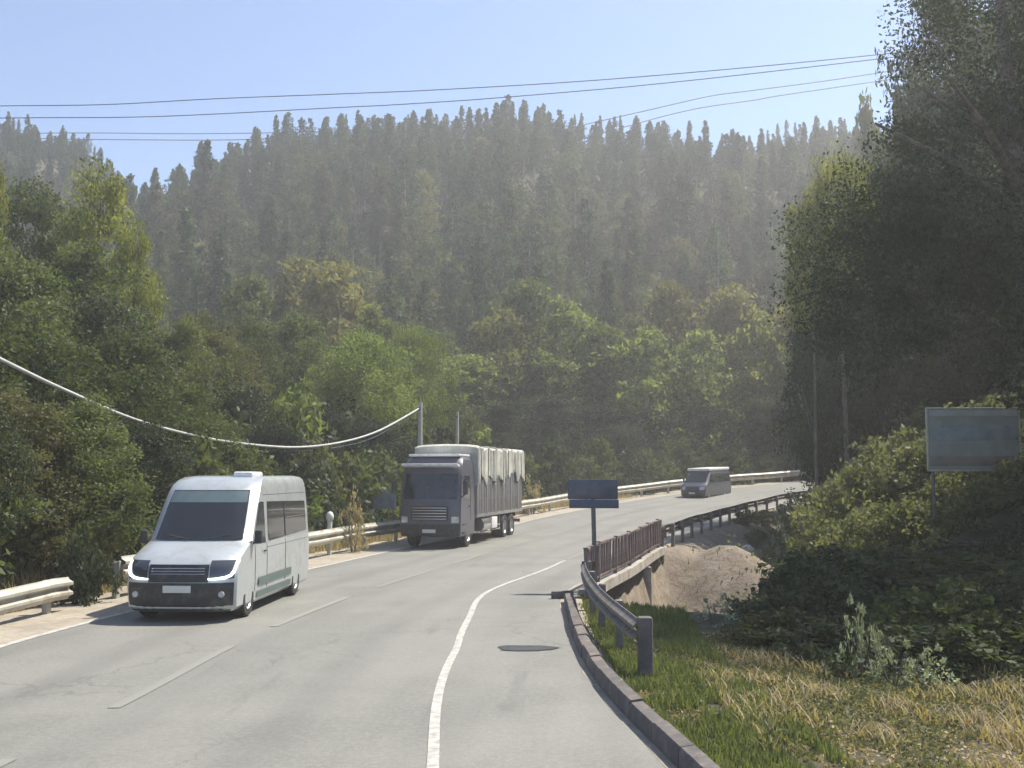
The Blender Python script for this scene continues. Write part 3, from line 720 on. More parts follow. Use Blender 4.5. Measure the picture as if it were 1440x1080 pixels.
for sg in (-1, 1):
    for nm, fn in (('side_panel', None),):
        s_ = MB()
        for k in range(34):
            y_ = 2.26 + k * 7.78 / 33; big = k % 6 == 0
            s_.box((sg * 1.19, y_, 1.95), (.07 if big else .04, .12 if big else .09, 1.60), .008)
        for z in (1.2, 1.75, 2.3, 2.75): s_.box((sg * 1.165, 6.15, z), (.03, 7.85, .07), .004)
        s_.build('side_panel', M['stake'], trk)
s_ = MB()
for yy in (2.24, 10.06):
    for k in range(9): s_.box((-1.1 + k * .275, yy, 1.95), (.12, .05, 1.6), .006)
    for z in (1.25, 2.0, 2.7): s_.box((0, yy + .02, z), (2.3, .03, .08), .004)
s_.build('end_panel', M['stake'], trk)
# load inside the slats so that nothing shows through
b_ = MB(); b_.box((0, 6.15, 2.15), (2.16, 7.6, 1.95), .12); b_.build('load', M['tarp'], trk)
# tarpaulin: a draped sheet with folds and a jagged lower edge
ny_, nz_ = 150, 26; V = []
ys_ = np.linspace(2.12, 10.18, ny_); rr = random.Random(5)
low_ = [2.25 + .5 * abs(math.sin(k * .125)) * rr.uniform(.5, 1) + (.25 if 90 < k < 120 else 0) for k in range(ny_)]
ph = [0]
for k in range(1, ny_): ph.append(ph[-1] + .35 + .35 * math.sin(k * .17) + rr.uniform(-.12, .12))
pro = [(-1, 0), (-1, .3), (-1, .6), (-1, .85), (-1, .97), (-.97, 1.0), (-.7, 1.03), (-.35, 1.04), (0, 1.05), (.35, 1.04), (.7, 1.03), (.97, 1.0), (1, .97), (1, .85), (1, .6), (1, .3), (1, 0)]
for k in range(ny_):
    y_ = ys_[k]; top = 3.70 + .05 * math.sin(k * .26) + .03 * math.sin(k * .61)
    for (a_, b2) in pro:
        z = low_[k] + (top - low_[k]) * b2
        x_ = a_ * 1.23 if abs(a_) > .9 else a_ * 1.2
        if abs(a_) == 1: x_ += math.copysign(1, a_) * (.05 * math.sin(ph[k]) * (1 - b2) ** .5 + .03 * math.sin(ph[k] * 2.3) + .03)
        V.append((x_, y_, z + (.02 * math.sin(ph[k] * .5) if abs(a_) < 1 else 0)))
k_ = len(pro); Fx = [(i * k_ + j, i * k_ + j + 1, (i + 1) * k_ + j + 1, (i + 1) * k_ + j) for i in range(ny_ - 1) for j in range(k_ - 1)]
tp = MB(); tp.add(V, Fx)
for yy, idx_ in ((2.12, 0), (10.18, ny_ - 1)):
    n0 = len(tp.v); r0 = idx_ * k_
    tp.f.append(tuple(range(r0, r0 + k_)))
tp.build('tarpaulin', M['tarp'], trk, 40)
for k in range(7):
    i = 8 + k * 22; s_ = MB(); s_.tube([Vector(V[i * k_ + j]) * 1.0 + Vector((math.copysign(.012, pro[j][0]) if abs(pro[j][0]) > .9 else 0, 0, .012)) for j in range(k_)], .014, 5); s_.build('rope', M['chassis'], trk)

# --- far minibus
mbz = 1.2
mini = empty('minibus', (12.15, 72.3, .98), math.radians(-34)); mini.rotation_euler.x = math.radians(2.0)
tag(mini, 'small grey minibus with a bright roof coming down the far bend', 'minibus')
NB = Body([(.28, .10, .15, .84, 4.65, .08), (.36, .02, .18, .88, 4.7, .08), (.7, .0, .2, .9, 4.7, .08), (.95, .10, .22, .9, 4.7, .08), (1.1, .32, .22, .89, 4.7, .08), (1.2, .50, .22, .88, 4.7, .08),
           (1.6, .84, .22, .84, 4.66, .1), (1.85, 1.08, .22, .80, 4.62, .12), (2.0, 1.35, .22, .74, 4.55, .15), (2.08, 1.8, .2, .6, 4.4, .2)])
M['mini_paint'] = mat('minibus_paint', (.05, .055, .075), .45, .2, .5, var=.05)
mb = MB(); mb.add(*NB.mesh()); bb = mb.build('body', M['mini_paint'], mini, 32); cut_arches(bb, [(.85, .33), (3.5, .33)], .39, .88, .35)
NB.patch_front('windshield', -.86, .86, 1.22, 1.82, M['glass'], mini, off=.014)
NB.patch_front('grille', -.45, .45, .62, .8, M['plastic'], mini, off=.014, nz=3)
NB.patch_front('bumper', -.9, .9, .32, .55, M['plastic'], mini, off=.016, nz=3)
b_ = MB(); b_.box((0, 2.85, 2.04), (1.66, 3.5, .19), .07); b_.build('roof_panel', M['white_paint'], mini)
b_ = MB(); b_.box((0, -.03, .5), (.45, .012, .12), .003); b_.build('license_plate', M['plate'], mini)
for sg in (-1, 1):
    NB.patch_front('headlight', sg * .58, sg * .93, .72, .93, M['lamp'], mini, off=.015, n=5, nz=3)
    NB.patch_side('cab_window', sg, [(1.0, 1.2), (1.75, 1.18), (1.72, 1.74), (1.28, 1.74)], M['glass'], mini, .008)
    NB.patch_side('side_window', sg, [(1.85, 1.18), (3.0, 1.18), (3.0, 1.74), (1.85, 1.74)], M['glass'], mini, .008)
    NB.patch_side('side_window', sg, [(3.06, 1.18), (4.45, 1.18), (4.4, 1.72), (3.06, 1.74)], M['glass'], mini, .008)
    m_ = MB(); m_.box((sg * 1.02, .95, 1.32), (.14, .09, .22), .03); m_.build('side_mirror', M['plastic'], mini)
    for y_ in (.85, 3.5): wheel(mini, sg * .78, y_, .33, .2, sg)

# ------------------------------------------------------------------ signs, poles, markers
q = P(831, 694, 25.2); sx = q.x; sz = gz(1.9, 25.2)
sg_ = empty('road_sign', (sx + .05, 25.3, 0), math.radians(-6)); tag(sg_, 'dark navy rectangular road sign board on a single post by the picket railing', 'road sign')
b_ = MB(); b_.box((0, 0, 2.36), (1.18, .035, .46), .01); sb = b_.build('board', M['navy'], sg_)
b_ = MB(); b_.box((0, -.012, 2.36), (1.10, .016, .38), .004); b_.build('board_face', mat('sign_face', (.07, .078, .11), .5, var=.3, scale=2, dirt=(.11, .11, .13), dscale=2), sb)
b_ = MB(); b_.box((.03, 0, 2.02), (1.16, .035, .20), .008); b_.build('lower_plate', mat('lower_sign', (.05, .07, .12), .5, var=.15), sg_)
b_ = MB(); b_.tube([(.08, .05, -2.3), (.0, .05, 2.58)], .055, 10); b_.build('post', M['post_paint'], sg_)
b_ = MB(); b_.box((0, .03, 2.28), (.16, .03, .05), .004); b_.box((0, .03, 2.02), (.16, .03, .05), .004); b_.build('bracket', M['post_paint'], sg_)

d = 28.6; q0 = P(1305, 576, d); q1 = P(1433, 660, d)
g0 = gz((q0.x + q1.x) / 2, d)
bs = empty('billboard', ((q0.x + q1.x) / 2, d, g0), math.radians(-3)); tag(bs, 'faded grey blue notice board on two posts on the right grassy slope', 'sign board')
hw = (q1.x - q0.x) / 2; zt = q0.z - g0; zb = q1.z - g0
b_ = MB(); b_.box((0, 0, (zt + zb) / 2), (2 * hw, .05, zt - zb), .01); bd = b_.build('board', mat('board_faded', (.30, .32, .30), .6, var=.2, scale=1.4, dirt=(.25, .27, .22), dscale=1.2), bs)
b_ = MB(); b_.box((0, -.035, zt - .09), (2 * hw - .06, .02, .17), .004); b_.build('title_band', mat('pale_band', (.42, .44, .42), .6, var=.15), bd)
b_ = MB(); b_.box((.0, -.035, zt - .62), (2 * hw - .2, .016, .42), .004); b_.build('blue_band', mat('blue_band', (.26, .30, .32), .6, var=.3, scale=2), bd)
b_ = MB(); b_.box((0, -.035, zb + .22), (2 * hw - .1, .016, .26), .004); b_.build('brown_band', mat('brown_band', (.22, .18, .15), .6, var=.25), bd)
b_ = MB(); b_.box((0, 0, zt + .03), (2 * hw + .08, .09, .05), .01); b_.box((0, 0, zb - .03), (2 * hw + .08, .09, .05), .01)
for sg in (-1, 1): b_.box((sg * (hw + .02), 0, (zt + zb) / 2), (.05, .09, zt - zb + .1), .01)
b_.build('frame', M['galv'], bs)
for sg in (-1, 1): b_ = MB(); b_.tube([(sg * (hw - .12), .08, -1.5), (sg * (hw - .12), .08, zt)], .05, 8); b_.build('post', M['post_paint'], bs)

def utility_pole(px, pyt, d, label, r=.12):
    q = P(px, pyt, d); g = gz(q.x, d); o_ = empty('utility_pole', (q.x, d, g)); tag(o_, label, 'pole')
    b_ = MB(); b_.tube([(0, 0, -.5), (0, 0, q.z - g)], [r * 1.25, r * .85], 12); b_.build('shaft', M['pole'], o_)
    b_ = MB(); b_.tube([(0, -.05, q.z - g - .3), (0, -.22, q.z - g - .3)], .03, 6); b_.box((0, -.24, q.z - g - .3), (.10, .05, .16), .01); b_.build('cable_clamp', M['post_paint'], o_)
    return q
t0 = utility_pole(591, 566, 51.5, 'pale concrete pole behind the truck holding the sagging cable')
utility_pole(643, 579, 60, 'small pale pole top seen above the truck, right of the cable pole', .10)
# sagging bundled cable
def cable(name, pts, r, m, label, cat, group=None, n=60, twist=0):
    P_ = catmull(pts, max(4, n // len(pts))); o0 = P_[0].copy()
    mb = MB(); mb.tube([p_ - o0 for p_ in P_], r, 7)
    ob = mb.build(name, m, None, 80); ob.location = o0; tag(ob, label, cat, group); return ob
cb = [P(x_, y_, d_) for x_, y_, d_ in ((-420, 270, 15), (-150, 430, 18.5), (0, 505, 22), (90, 548, 25), (190, 590, 29), (280, 614, 33), (350, 625, 36.5), (420, 629, 40), (480, 622, 43.5), (530, 607, 46.5), (575, 583, 50), (591, 573, 51.5))]
cable('overhead_cable', cb, .045, M['cable'], 'thick pale bundled cable sagging across the left trees to the pole', 'cable', n=120)
cable('thin_wire', [P(x_, y_, d_) for x_, y_, d_ in ((300, 633, 38), (420, 634, 42), (480, 628, 44), (530, 613, 47), (591, 576, 51.5))], .014, M['wire'], 'thin dark wire hanging just under the thick sagging cable', 'cable')
b_ = MB(); b_.tube([(0, 0, 0), (0, 0, 0.01)], .01, 4)
wires = [([(-500, 168), (-100, 151), (0, 149), (150, 147), (300, 139), (480, 132), (640, 125), (900, 108), (1300, 70), (1900, 0)], 90, 'uppermost thin wire across the sky, rising to the right'),
         ([(-500, 172), (0, 166), (170, 165), (290, 161), (480, 151), (560, 147), (720, 136), (1000, 110), (1500, 50), (2000, -20)], 92, 'second wire from the top across the sky, below the uppermost one'),
         ([(-500, 196), (0, 188), (130, 187), (250, 188), (370, 187), (480, 184), (600, 178)], 250, 'third wire, pale and level above the left skyline'),
         ([(-500, 200), (0, 195), (110, 196), (300, 197), (400, 194), (520, 188)], 248, 'lowest dark level wire above the dip in the skyline'),
         ([(560, 240), (760, 190), (920, 153), (1000, 135), (1060, 127), (1200, 108), (1500, 60)], 240, 'short rising wire above the trees at upper right'),
         ([(600, 250), (800, 200), (960, 157), (1060, 141), (1100, 134), (1250, 112), (1500, 75)], 244, 'lower of the two rising wires at upper right')]
for pts, d_, lb in wires:
    cable('power_line', [P(a_, b2, d_) for a_, b2 in pts], .04 if d_ < 100 else .12, M['wire'], lb, 'power line', 'power lines across the sky')

q = P(464, 720, 38.6)
km = empty('marker_post', (q.x, 38.6, q.z - .84)); tag(km, 'short white roadside marker post with rounded top behind the guardrail', 'marker post')
b_ = MB(); b_.tube([(0, 0, -1.0), (0, 0, .55)], .085, 10); b_.build('post', M['white'], km)
b_ = MB(); b_.tube([(0, 0, .5), (0, 0, .56), (0, 0, .64), (0, 0, .74), (0, 0, .82), (0, 0, .86)], [.085, .12, .14, .13, .09, .03], 12); b_.build('cap', M['white'], km)
q = P(541, 705, 46); g = gz(q.x, 46)
pb_ = empty('notice_panel', (q.x, 46, g)); tag(pb_, 'small pale blue grey panel standing in shade left of the truck', 'panel')
b_ = MB(); b_.box((0, 0, q.z - g + .1), (.95, .06, .85), .02); b_.build('board', M['paleboard'], pb_)
for sg in (-1, 1): b_ = MB(); b_.tube([(sg * .36, .05, -.4), (sg * .36, .05, q.z - g + .4)], .035, 6); b_.build('post', M['post_paint'], pb_)
def rock(px, py, d, r, label):
    bm = bmesh.new(); bmesh.ops.create_icosphere(bm, subdivisions=3, radius=r)
    for v in bm.verts:
        n_ = v.co.normalized(); k = 1 + .35 * float(vnoise(np.array([n_.x * 3 + r * 50]), np.array([n_.y * 3 + n_.z * 2]), 3)[0]); v.co *= k; v.co.z *= .7
    me = bpy.data.meshes.new('rock'); bm.to_mesh(me); bm.free(); o_ = link('rock', me, M['stone'], None, 30)
    q = P(px, py, d); o_.location = (q.x, d, gz(q.x, d) + r * .3); o_['label'] = label; o_['category'] = 'rock'
rock(947, 818, 34.5, .14, 'white stone lying in the brown gully under the culvert')
rock(935, 806, 35.2, .09, 'smaller pale stone just left of and above the white stone in the gully')
rock(1050, 745, 47, .3, 'grey rock on the dirt slope under the far guardrail')

# ------------------------------------------------------------------ vegetation
def leaves(cen, size, rs, aspect=.5, droop=0.0):
    """diamond leaf faces at the given centres"""
    n = len(cen); a = rs.normal(size=(n, 3)); a[:, 2] -= droop; a /= np.linalg.norm(a, axis=1)[:, None]
    b = rs.normal(size=(n, 3)); b -= (b * a).sum(1)[:, None] * a; b /= np.linalg.norm(b, axis=1)[:, None]
    s = size * rs.uniform(.6, 1.4, n)[:, None]
    V = np.stack([cen + a * s, cen + b * s * aspect, cen - a * s, cen - b * s * aspect], 1).reshape(-1, 3)
    Fx = np.arange(4 * n).reshape(n, 4); tone = np.repeat(np.clip(rs.normal(.45, .28, n), 0, 1), 4)
    return V, Fx, tone

def skel(mb, rs, H, r0, lean=.04, limbs=9, spread=1.0, first=.3, top=.95):
    pts = [Vector((0, 0, -.6))]; k = 7
    dx, dy = rs.uniform(-lean, lean), rs.uniform(-lean, lean)
    for i in range(1, k + 1):
        z = H * top * i / k; pts.append(Vector((dx * z + rs.uniform(-.1, .1), dy * z + rs.uniform(-.1, .1), z)))
    mb.tube(pts, [r0 * (1 - .85 * i / k) for i in range(k + 1)], 7)
    ends = []
    for j in range(limbs):
        f = first + (.95 - first) * (j + .5) / limbs; i = min(k - 1, int(f * k)); p0 = pts[i].lerp(pts[i + 1], f * k - i)
        an = rs.uniform(0, 2 * math.pi); ln = spread * (1.1 - .75 * f) * rs.uniform(.7, 1.1)
        p1 = p0 + Vector((math.cos(an) * ln * .55, math.sin(an) * ln * .55, ln * .28)); p2 = p0 + Vector((math.cos(an) * ln, math.sin(an) * ln, ln * .6))
        mb.tube([p0, p1, p2], [r0 * .35 * (1.1 - f), r0 * .22 * (1.1 - f), r0 * .06], 5); ends += [p1, p2]
    return ends

def clumps(centres, rad, per, size, rs, flat=.75, aspect=.5, droop=0.):
    cs = np.repeat(centres, per, 0); rr_ = np.repeat(rad, per)
    d = rs.normal(size=cs.shape); d /= np.linalg.norm(d, axis=1)[:, None]; d *= (rs.uniform(0, 1, len(cs)) ** .45)[:, None]
    cen = cs + d * rr_[:, None] * np.array([1, 1, flat])
    return leaves(cen, size, rs, aspect, droop)

def combine(parts):
    V = []; Fx = []; T = []; o_ = 0
    for v, f, t_ in parts: V.append(v); Fx.append(f + o_); T.append(t_); o_ += len(v)
    return np.concatenate(V), np.concatenate(Fx), np.concatenate(T)

def crown_pts(rs, n, H, r, base, shape):
    """clump centres through the crown volume, denser at the outside"""
    out = []; rad = []
    while len(out) < n:
        f = rs.uniform(0, 1); z = base + (H - base) * f
        if shape == 'pine': w_ = r * (1 - f) ** .8 * (.55 + .45 * math.sin(f * 17)) + .15
        elif shape == 'tall': w_ = r * math.sin(math.pi * (f * .9 + .06)) ** .7 * (1 - .45 * f if H > 11 else 1)
        elif shape == 'bush': w_ = r * math.sqrt(max(0, 1 - f * f * .92))
        else: w_ = r * math.sin(math.pi * min(1, f * .82 + .16)) ** .6
        an = rs.uniform(0, 2 * math.pi); lob = 1 + .28 * math.sin(an * 3 + n + f * 5) + .15 * math.sin(an * 5 + 2 * f * 6)
        q = w_ * lob * rs.uniform(0, 1) ** .4
        out.append((q * math.cos(an), q * math.sin(an), z + rs.normal() * .15)); rad.append(rs.uniform(.6, 1.25) * (1.15 - .75 * f if shape in ('pine', 'tall') and H > 11 else 1))
    return np.array(out), np.array(rad)

def far_tree(seed, H, r, base, shape, leafm, n, per, size, crad, barkm):
    """hill tree in one mesh: trunk and crown material slots"""
    rs = np.random.default_rng(seed); pr = random.Random(seed); mb = MB()
    skel(mb, pr, H, .018 * H, limbs=5, spread=r * .9, first=.35, top=.97)
    tv = np.array(mb.v); tf = [f if len(f) == 4 else None for f in mb.f]; tf = np.array([f for f in tf if f])
    cp, cr = crown_pts(rs, n, H, r, base, shape)
    v, f, t_ = clumps(cp, cr * crad, per, size, rs, flat=.55 if shape == 'pine' else .75, droop=.3)
    V, Fx, T = combine([(tv, tf, np.zeros(len(tv))), (v, f, t_)])
    me = mesh_np('tree_mesh', V, Fx, tone=T); me.materials.append(barkm); me.materials.append(leafm)
    mi = np.ones(len(Fx), dtype=np.int32); mi[:len(tf)] = 0; me.polygons.foreach_set('material_index', mi)
    return me, (V, Fx, T, mi)

pines = [far_tree(100 + k, 13, [1.9, 2.3, 1.6, 2.1, 1.5][k], [3.5, 3, 5, 4, 6.5][k], ['pine', 'tall', 'pine', 'tall', 'tall'][k], M['pine'], 150, 15, .21, .8, M['palebark' if k % 2 else 'bark']) for k in range(5)]
broads = [far_tree(200 + k, 9.5, [3.1, 2.7, 3.5, 2.4][k], 1.5, 'round', M['broad'], 150, 15, .24, .85, M['palebark' if k % 2 else 'bark']) for k in range(4)]

# hillside
cand = []
step = 4.3; yy = 99.0
while yy < 222:
    half = .50 * yy + 10; xx_ = -half
    while xx_ < half:
        cand.append((xx_ + R.uniform(-1.9, 1.9), yy + R.uniform(-1.9, 1.9))); xx_ += step * (1 - .42 * max(0, min(1, (yy - 150) / 50)))
    yy += step * .95 * (1 - .36 * max(0, min(1, (yy - 150) / 50)))
cz = terrain([c[0] for c in cand], [c[1] for c in cand])[0]
cand = [(x_, y_, z_) for (x_, y_), z_ in zip(cand, cz)]
def is_hidden(x_, y_):
    px = 720 + 1500 * x_ / y_; return px > 1330 or px < -60
cand = [c for c in cand if not is_hidden(c[0], c[1])]
cand.sort(key=lambda c: c[1]); R.shuffle(cand) if False else None
npi = nbr = 0; rest = []
for x_, y_, z_ in cand:
    f = (y_ - 99) / 110.0; br_ = R.random() < (.62 - .62 * f)
    sc = R.uniform(.62, 1.15) * (.9 if br_ else 1.0) * (1 - .6 * max(0, min(1, (y_ - 145) / 55)))
    skyline = y_ > 190
    if br_ and nbr < 230: kind = 'b'; nbr += 1
    elif not br_ and (npi < 190 or (skyline and 203 < y_ < 210 and npi < 240)): kind = 'p'; npi += 1
    else: rest.append((x_, y_, z_, sc, br_)); continue
    me = (R.choice(broads) if kind == 'b' else R.choice(pines))[0]
    o_ = bpy.data.objects.new('broadleaf_tree' if kind == 'b' else 'pine_tree', me); C.objects.link(o_)
    o_.location = (x_, y_, z_ - .3); o_.rotation_euler = (R.uniform(-.04, .04), R.uniform(-.04, .04), R.uniform(0, 6.28)); o_.scale = (sc * R.uniform(.85, 1.15), sc * R.uniform(.85, 1.15), sc * R.uniform(.9, 1.2))
    if kind == 'b': tag(o_, 'round leafy tree among the many on the hazy lower hillside behind the road', 'tree', 'leafy trees covering the lower hillside')
    elif skyline: tag(o_, 'slender pine standing against the sky on the top of the forested ridge', 'tree', 'pines along the ridge skyline')
    else: tag(o_, 'slender grey green pine among the many on the hazy forested hillside', 'tree', 'pines covering the hillside')
for k in range(46):
    px = 215 + k * 24 + R.uniform(-11, 11); y_ = 201 + R.uniform(-3, 5); x_ = (px - 720) / 1500 * y_; hs = R.uniform(.38, .62)
    o_ = bpy.data.objects.new('pine_tree', pines[0 if k % 3 else 2][0]); C.objects.link(o_); o_.location = (x_, y_, gz(x_, y_) - .3)
    o_.rotation_euler = (0, 0, R.uniform(0, 6.28)); o_.scale = (hs * .75, hs * .75, hs * 1.25); tag(o_, 'slender pine standing against the sky on the top of the forested ridge', 'tree', 'pines along the ridge skyline')
parts = []; mis = []; oo = 0
for x_, y_, z_, sc, br_ in rest:
    V, Fx, T, mi = (R.choice(broads) if br_ else R.choice(pines))[1]
    a_ = R.uniform(0, 6.28); ca, sa = math.cos(a_), math.sin(a_); sz_ = sc * R.uniform(.9, 1.2)
    keep = np.ones(len(Fx), bool)
    v2 = np.stack([(V[:, 0] * ca - V[:, 1] * sa) * sc + x_, (V[:, 0] * sa + V[:, 1] * ca) * sc + y_, V[:, 2] * sz_ + z_ - .3], 1)
    tt = T + R.uniform(-.35, .35)
    parts.append((v2, Fx, tt)); mis.append(mi)
V, Fx, T = combine(parts); fw_ = mesh_np('far_woods', V, Fx, tone=np.clip(T, 0, 1.2)); fw_.materials.append(M['bark']); fw_.materials.append(M['pine']); fw_.polygons.foreach_set('material_index', np.concatenate(mis).astype(np.int32))
o_ = bpy.data.objects.new('distant_woods', fw_); C.objects.link(o_); tag(o_, 'dense mass of distant forest filling the upper hillside', 'woods', kind='stuff')
print('hill', len(cand), 'pines', npi, 'broad', nbr, 'rest', len(rest))

# near and middle trees: trunk + crown parts
def near_variant(seed, H, r, base, shape, leafm, n, per, size, crad, barkm, limbs=10, droop=.25):
    rs = np.random.default_rng(seed); pr = random.Random(seed); mb = MB()
    ends = skel(mb, pr, H, .026 * H, limbs=limbs, spread=r * .95, first=.22)
    tm = bpy.data.meshes.new('trunk'); tm.from_pydata(mb.v, [], mb.f); tm.materials.append(barkm); tm.polygons.foreach_set('use_smooth', [True] * len(tm.polygons))
    cp, cr = crown_pts(rs, n, H, r, base, shape)
    V, Fx, T = clumps(cp, cr * crad, per, size, rs, droop=droop)
    # tufts differ as a whole too
    T = np.clip(T + np.repeat(np.repeat(rs.uniform(-.42, .42, n), per), 4), 0, 1)
    cm = mesh_np('crown', V, Fx, tone=T); cm.materials.append(leafm)
    return H, r, tm, cm
NV = {
 'b1': near_variant(1, 10, 3.4, 1.2, 'round', M['broad'], 150, 150, .095, .92, M['bark']),
 'b2': near_variant(2, 10, 3.0, .8, 'tall', M['broad'], 150, 150, .095, .88, M['palebark']),
 'b3': near_variant(3, 10, 3.8, 1.0, 'round', M['dark'], 150, 150, .095, .98, M['bark']),
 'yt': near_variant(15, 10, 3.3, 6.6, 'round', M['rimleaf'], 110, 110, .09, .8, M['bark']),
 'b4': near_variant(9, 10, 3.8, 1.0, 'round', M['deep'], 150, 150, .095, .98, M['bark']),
 'br': near_variant(4, 10, 4.2, 4.5, 'round', M['bright'], 130, 140, .10, 1.0, M['palebark']),
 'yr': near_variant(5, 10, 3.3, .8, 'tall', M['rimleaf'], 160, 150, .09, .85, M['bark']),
 'm1': near_variant(6, 10, 3.2, 1.0, 'round', M['mid'], 150, 34, .20, .9, M['palebark']),
 'm2': near_variant(7, 10, 2.5, 1.2, 'tall', M['mid'], 140, 34, .20, .85, M['bark']),
 'pi': near_variant(8, 12, 2.2, 3.0, 'pine', M['pine'], 150, 40, .18, .7, M['palebark'])}
def tree(var, px, ytop, d, rpx, label, name='broadleaf_tree', group=None, cat='tree'):
    H, r, tm, cm = NV[var]; q = P(px, ytop, d); g = gz(q.x, d)
    h = max(1.5, q.z - g); rr_ = rpx * d / 1500.0
    o_ = empty(name, (q.x, d, g), R.uniform(0, 6.28)); tag(o_, label, cat, group)
    o_.scale = (rr_ / r, rr_ / r, h / H)
    for nm, me in (('trunk', tm), ('crown', cm)):
        c_ = bpy.data.objects.new(nm, me); C.objects.link(c_); c_.parent = o_
    return o_
LB = 'leafy tree in the tangled wood behind the left guardrail'
left = [('yr', 138, 250, 44, 78, 'tall rounded tree with a sunlit yellow green rim at upper left'),
        ('yr', -12, 236, 40, 42, 'light green tree cut off by the left picture edge near the top'),
        ('b1', 45, 268, 46, 95, 'broad green tree between the left edge tree and the yellow-rimmed one'),
        ('b2', -60, 300, 34, 130, None), ('b1', 30, 380, 33, 110, None), ('b2', 120, 360, 38, 100, None), ('yr', 190, 330, 43, 42, 'narrow tree with yellow green leaves right of and below the tall rounded tree'),
        ('b3', 150, 430, 34, 100, None), ('b1', -50, 430, 27, 120, None), ('b2', 60, 470, 28, 100, None), ('b1', 175, 480, 31, 95, None),
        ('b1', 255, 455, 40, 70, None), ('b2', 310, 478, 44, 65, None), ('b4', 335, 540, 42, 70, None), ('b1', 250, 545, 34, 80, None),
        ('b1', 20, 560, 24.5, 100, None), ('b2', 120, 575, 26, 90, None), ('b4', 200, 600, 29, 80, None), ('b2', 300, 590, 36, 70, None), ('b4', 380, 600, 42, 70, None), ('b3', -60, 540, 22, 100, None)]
for v_, px, yt, d_, rp_, lb in left: tree(v_, px, yt, d_, rp_, lb or LB, group=None if lb else 'trees of the left roadside wood')
LBm = 'mid green tree standing behind the cable left of the pole'
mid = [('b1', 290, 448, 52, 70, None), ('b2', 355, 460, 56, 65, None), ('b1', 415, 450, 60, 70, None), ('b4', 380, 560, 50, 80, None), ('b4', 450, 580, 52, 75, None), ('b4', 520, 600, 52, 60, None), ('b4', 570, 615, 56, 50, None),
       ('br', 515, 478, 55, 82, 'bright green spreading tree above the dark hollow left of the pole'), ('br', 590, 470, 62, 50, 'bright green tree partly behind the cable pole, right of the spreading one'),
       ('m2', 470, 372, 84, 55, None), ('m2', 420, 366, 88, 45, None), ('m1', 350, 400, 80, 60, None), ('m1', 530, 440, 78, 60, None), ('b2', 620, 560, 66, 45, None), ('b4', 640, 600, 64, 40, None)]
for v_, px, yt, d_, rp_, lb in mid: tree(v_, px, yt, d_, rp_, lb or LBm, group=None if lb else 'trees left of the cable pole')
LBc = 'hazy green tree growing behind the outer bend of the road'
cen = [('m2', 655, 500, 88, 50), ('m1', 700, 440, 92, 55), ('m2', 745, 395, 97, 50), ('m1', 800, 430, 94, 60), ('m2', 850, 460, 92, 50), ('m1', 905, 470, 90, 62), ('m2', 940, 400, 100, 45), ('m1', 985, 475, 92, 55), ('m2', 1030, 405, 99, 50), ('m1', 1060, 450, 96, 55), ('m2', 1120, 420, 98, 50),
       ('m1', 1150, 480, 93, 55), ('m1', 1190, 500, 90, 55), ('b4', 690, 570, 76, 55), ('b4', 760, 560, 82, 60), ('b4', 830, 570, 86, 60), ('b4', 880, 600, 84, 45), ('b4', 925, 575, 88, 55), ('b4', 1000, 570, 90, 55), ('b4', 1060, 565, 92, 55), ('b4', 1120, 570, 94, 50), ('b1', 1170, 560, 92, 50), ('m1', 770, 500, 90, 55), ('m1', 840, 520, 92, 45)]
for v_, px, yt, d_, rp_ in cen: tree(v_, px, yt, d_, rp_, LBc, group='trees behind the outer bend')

# right side: big overhanging tree, hillside behind it
rs = np.random.default_rng(77); pr = random.Random(77); mb = MB()
bt = empty('overhanging_tree', (13.4, 26.6, gz(13.4, 26.6))); tag(bt, 'huge dark tree with a wide overhanging crown filling the upper right', 'tree')
mb.tube([(0, 0, -.8), (-.1, 0, 2), (-.25, .1, 5), (-.5, .2, 9), (-.7, .3, 14)], [.55, .42, .36, .28, .1], 12)
for k in range(12):
    an = pr.uniform(0, 6.28); z0 = pr.uniform(4.5, 11); ln = pr.uniform(3, 5.5)
    mb.tube([(-.3, .1, z0), (-.3 + math.cos(an) * ln * .5, math.sin(an) * ln * .5, z0 + 1.2), (-.3 + math.cos(an) * ln, math.sin(an) * ln, z0 + 1.9)], [.16, .1, .03], 6)
mb.build('trunk', M['bark'], bt, 60)
cp = []; 
lob = [(-4.3, .2, 5.4, 2.1), (-3.6, 0, 7.3, 2.1), (-1.6, 0, 5.2, 2.8), (-1.0, 0, 8.2, 3.3), (.4, 0, 11.5, 3.7), (1.6, 1, 15, 4), (2.6, 0, 18, 3.6), (2.5, 0, 6.8, 3.8), (4.5, -1, 9.5, 4.2), (5, 0, 14, 4)]
for x_, y_, z_, r_ in lob:
    n_ = int(8 * r_ ** 2)
    for _ in range(n_):
        dd = rs.normal(size=3); dd /= np.linalg.norm(dd); dd *= r_ * rs.uniform(0, 1) ** .4
        cp.append((x_ + dd[0], y_ + dd[1], z_ + dd[2] * .9))
cp = np.array(cp); V, Fx, T = clumps(cp, rs.uniform(.6, 1.3, len(cp)), 250, .055, rs, droop=.3)
cm = mesh_np('crown', V, Fx, tone=T); link('crown', cm, M['dark'], bt)
LBr = 'dark shaded tree on the steep right hillside'
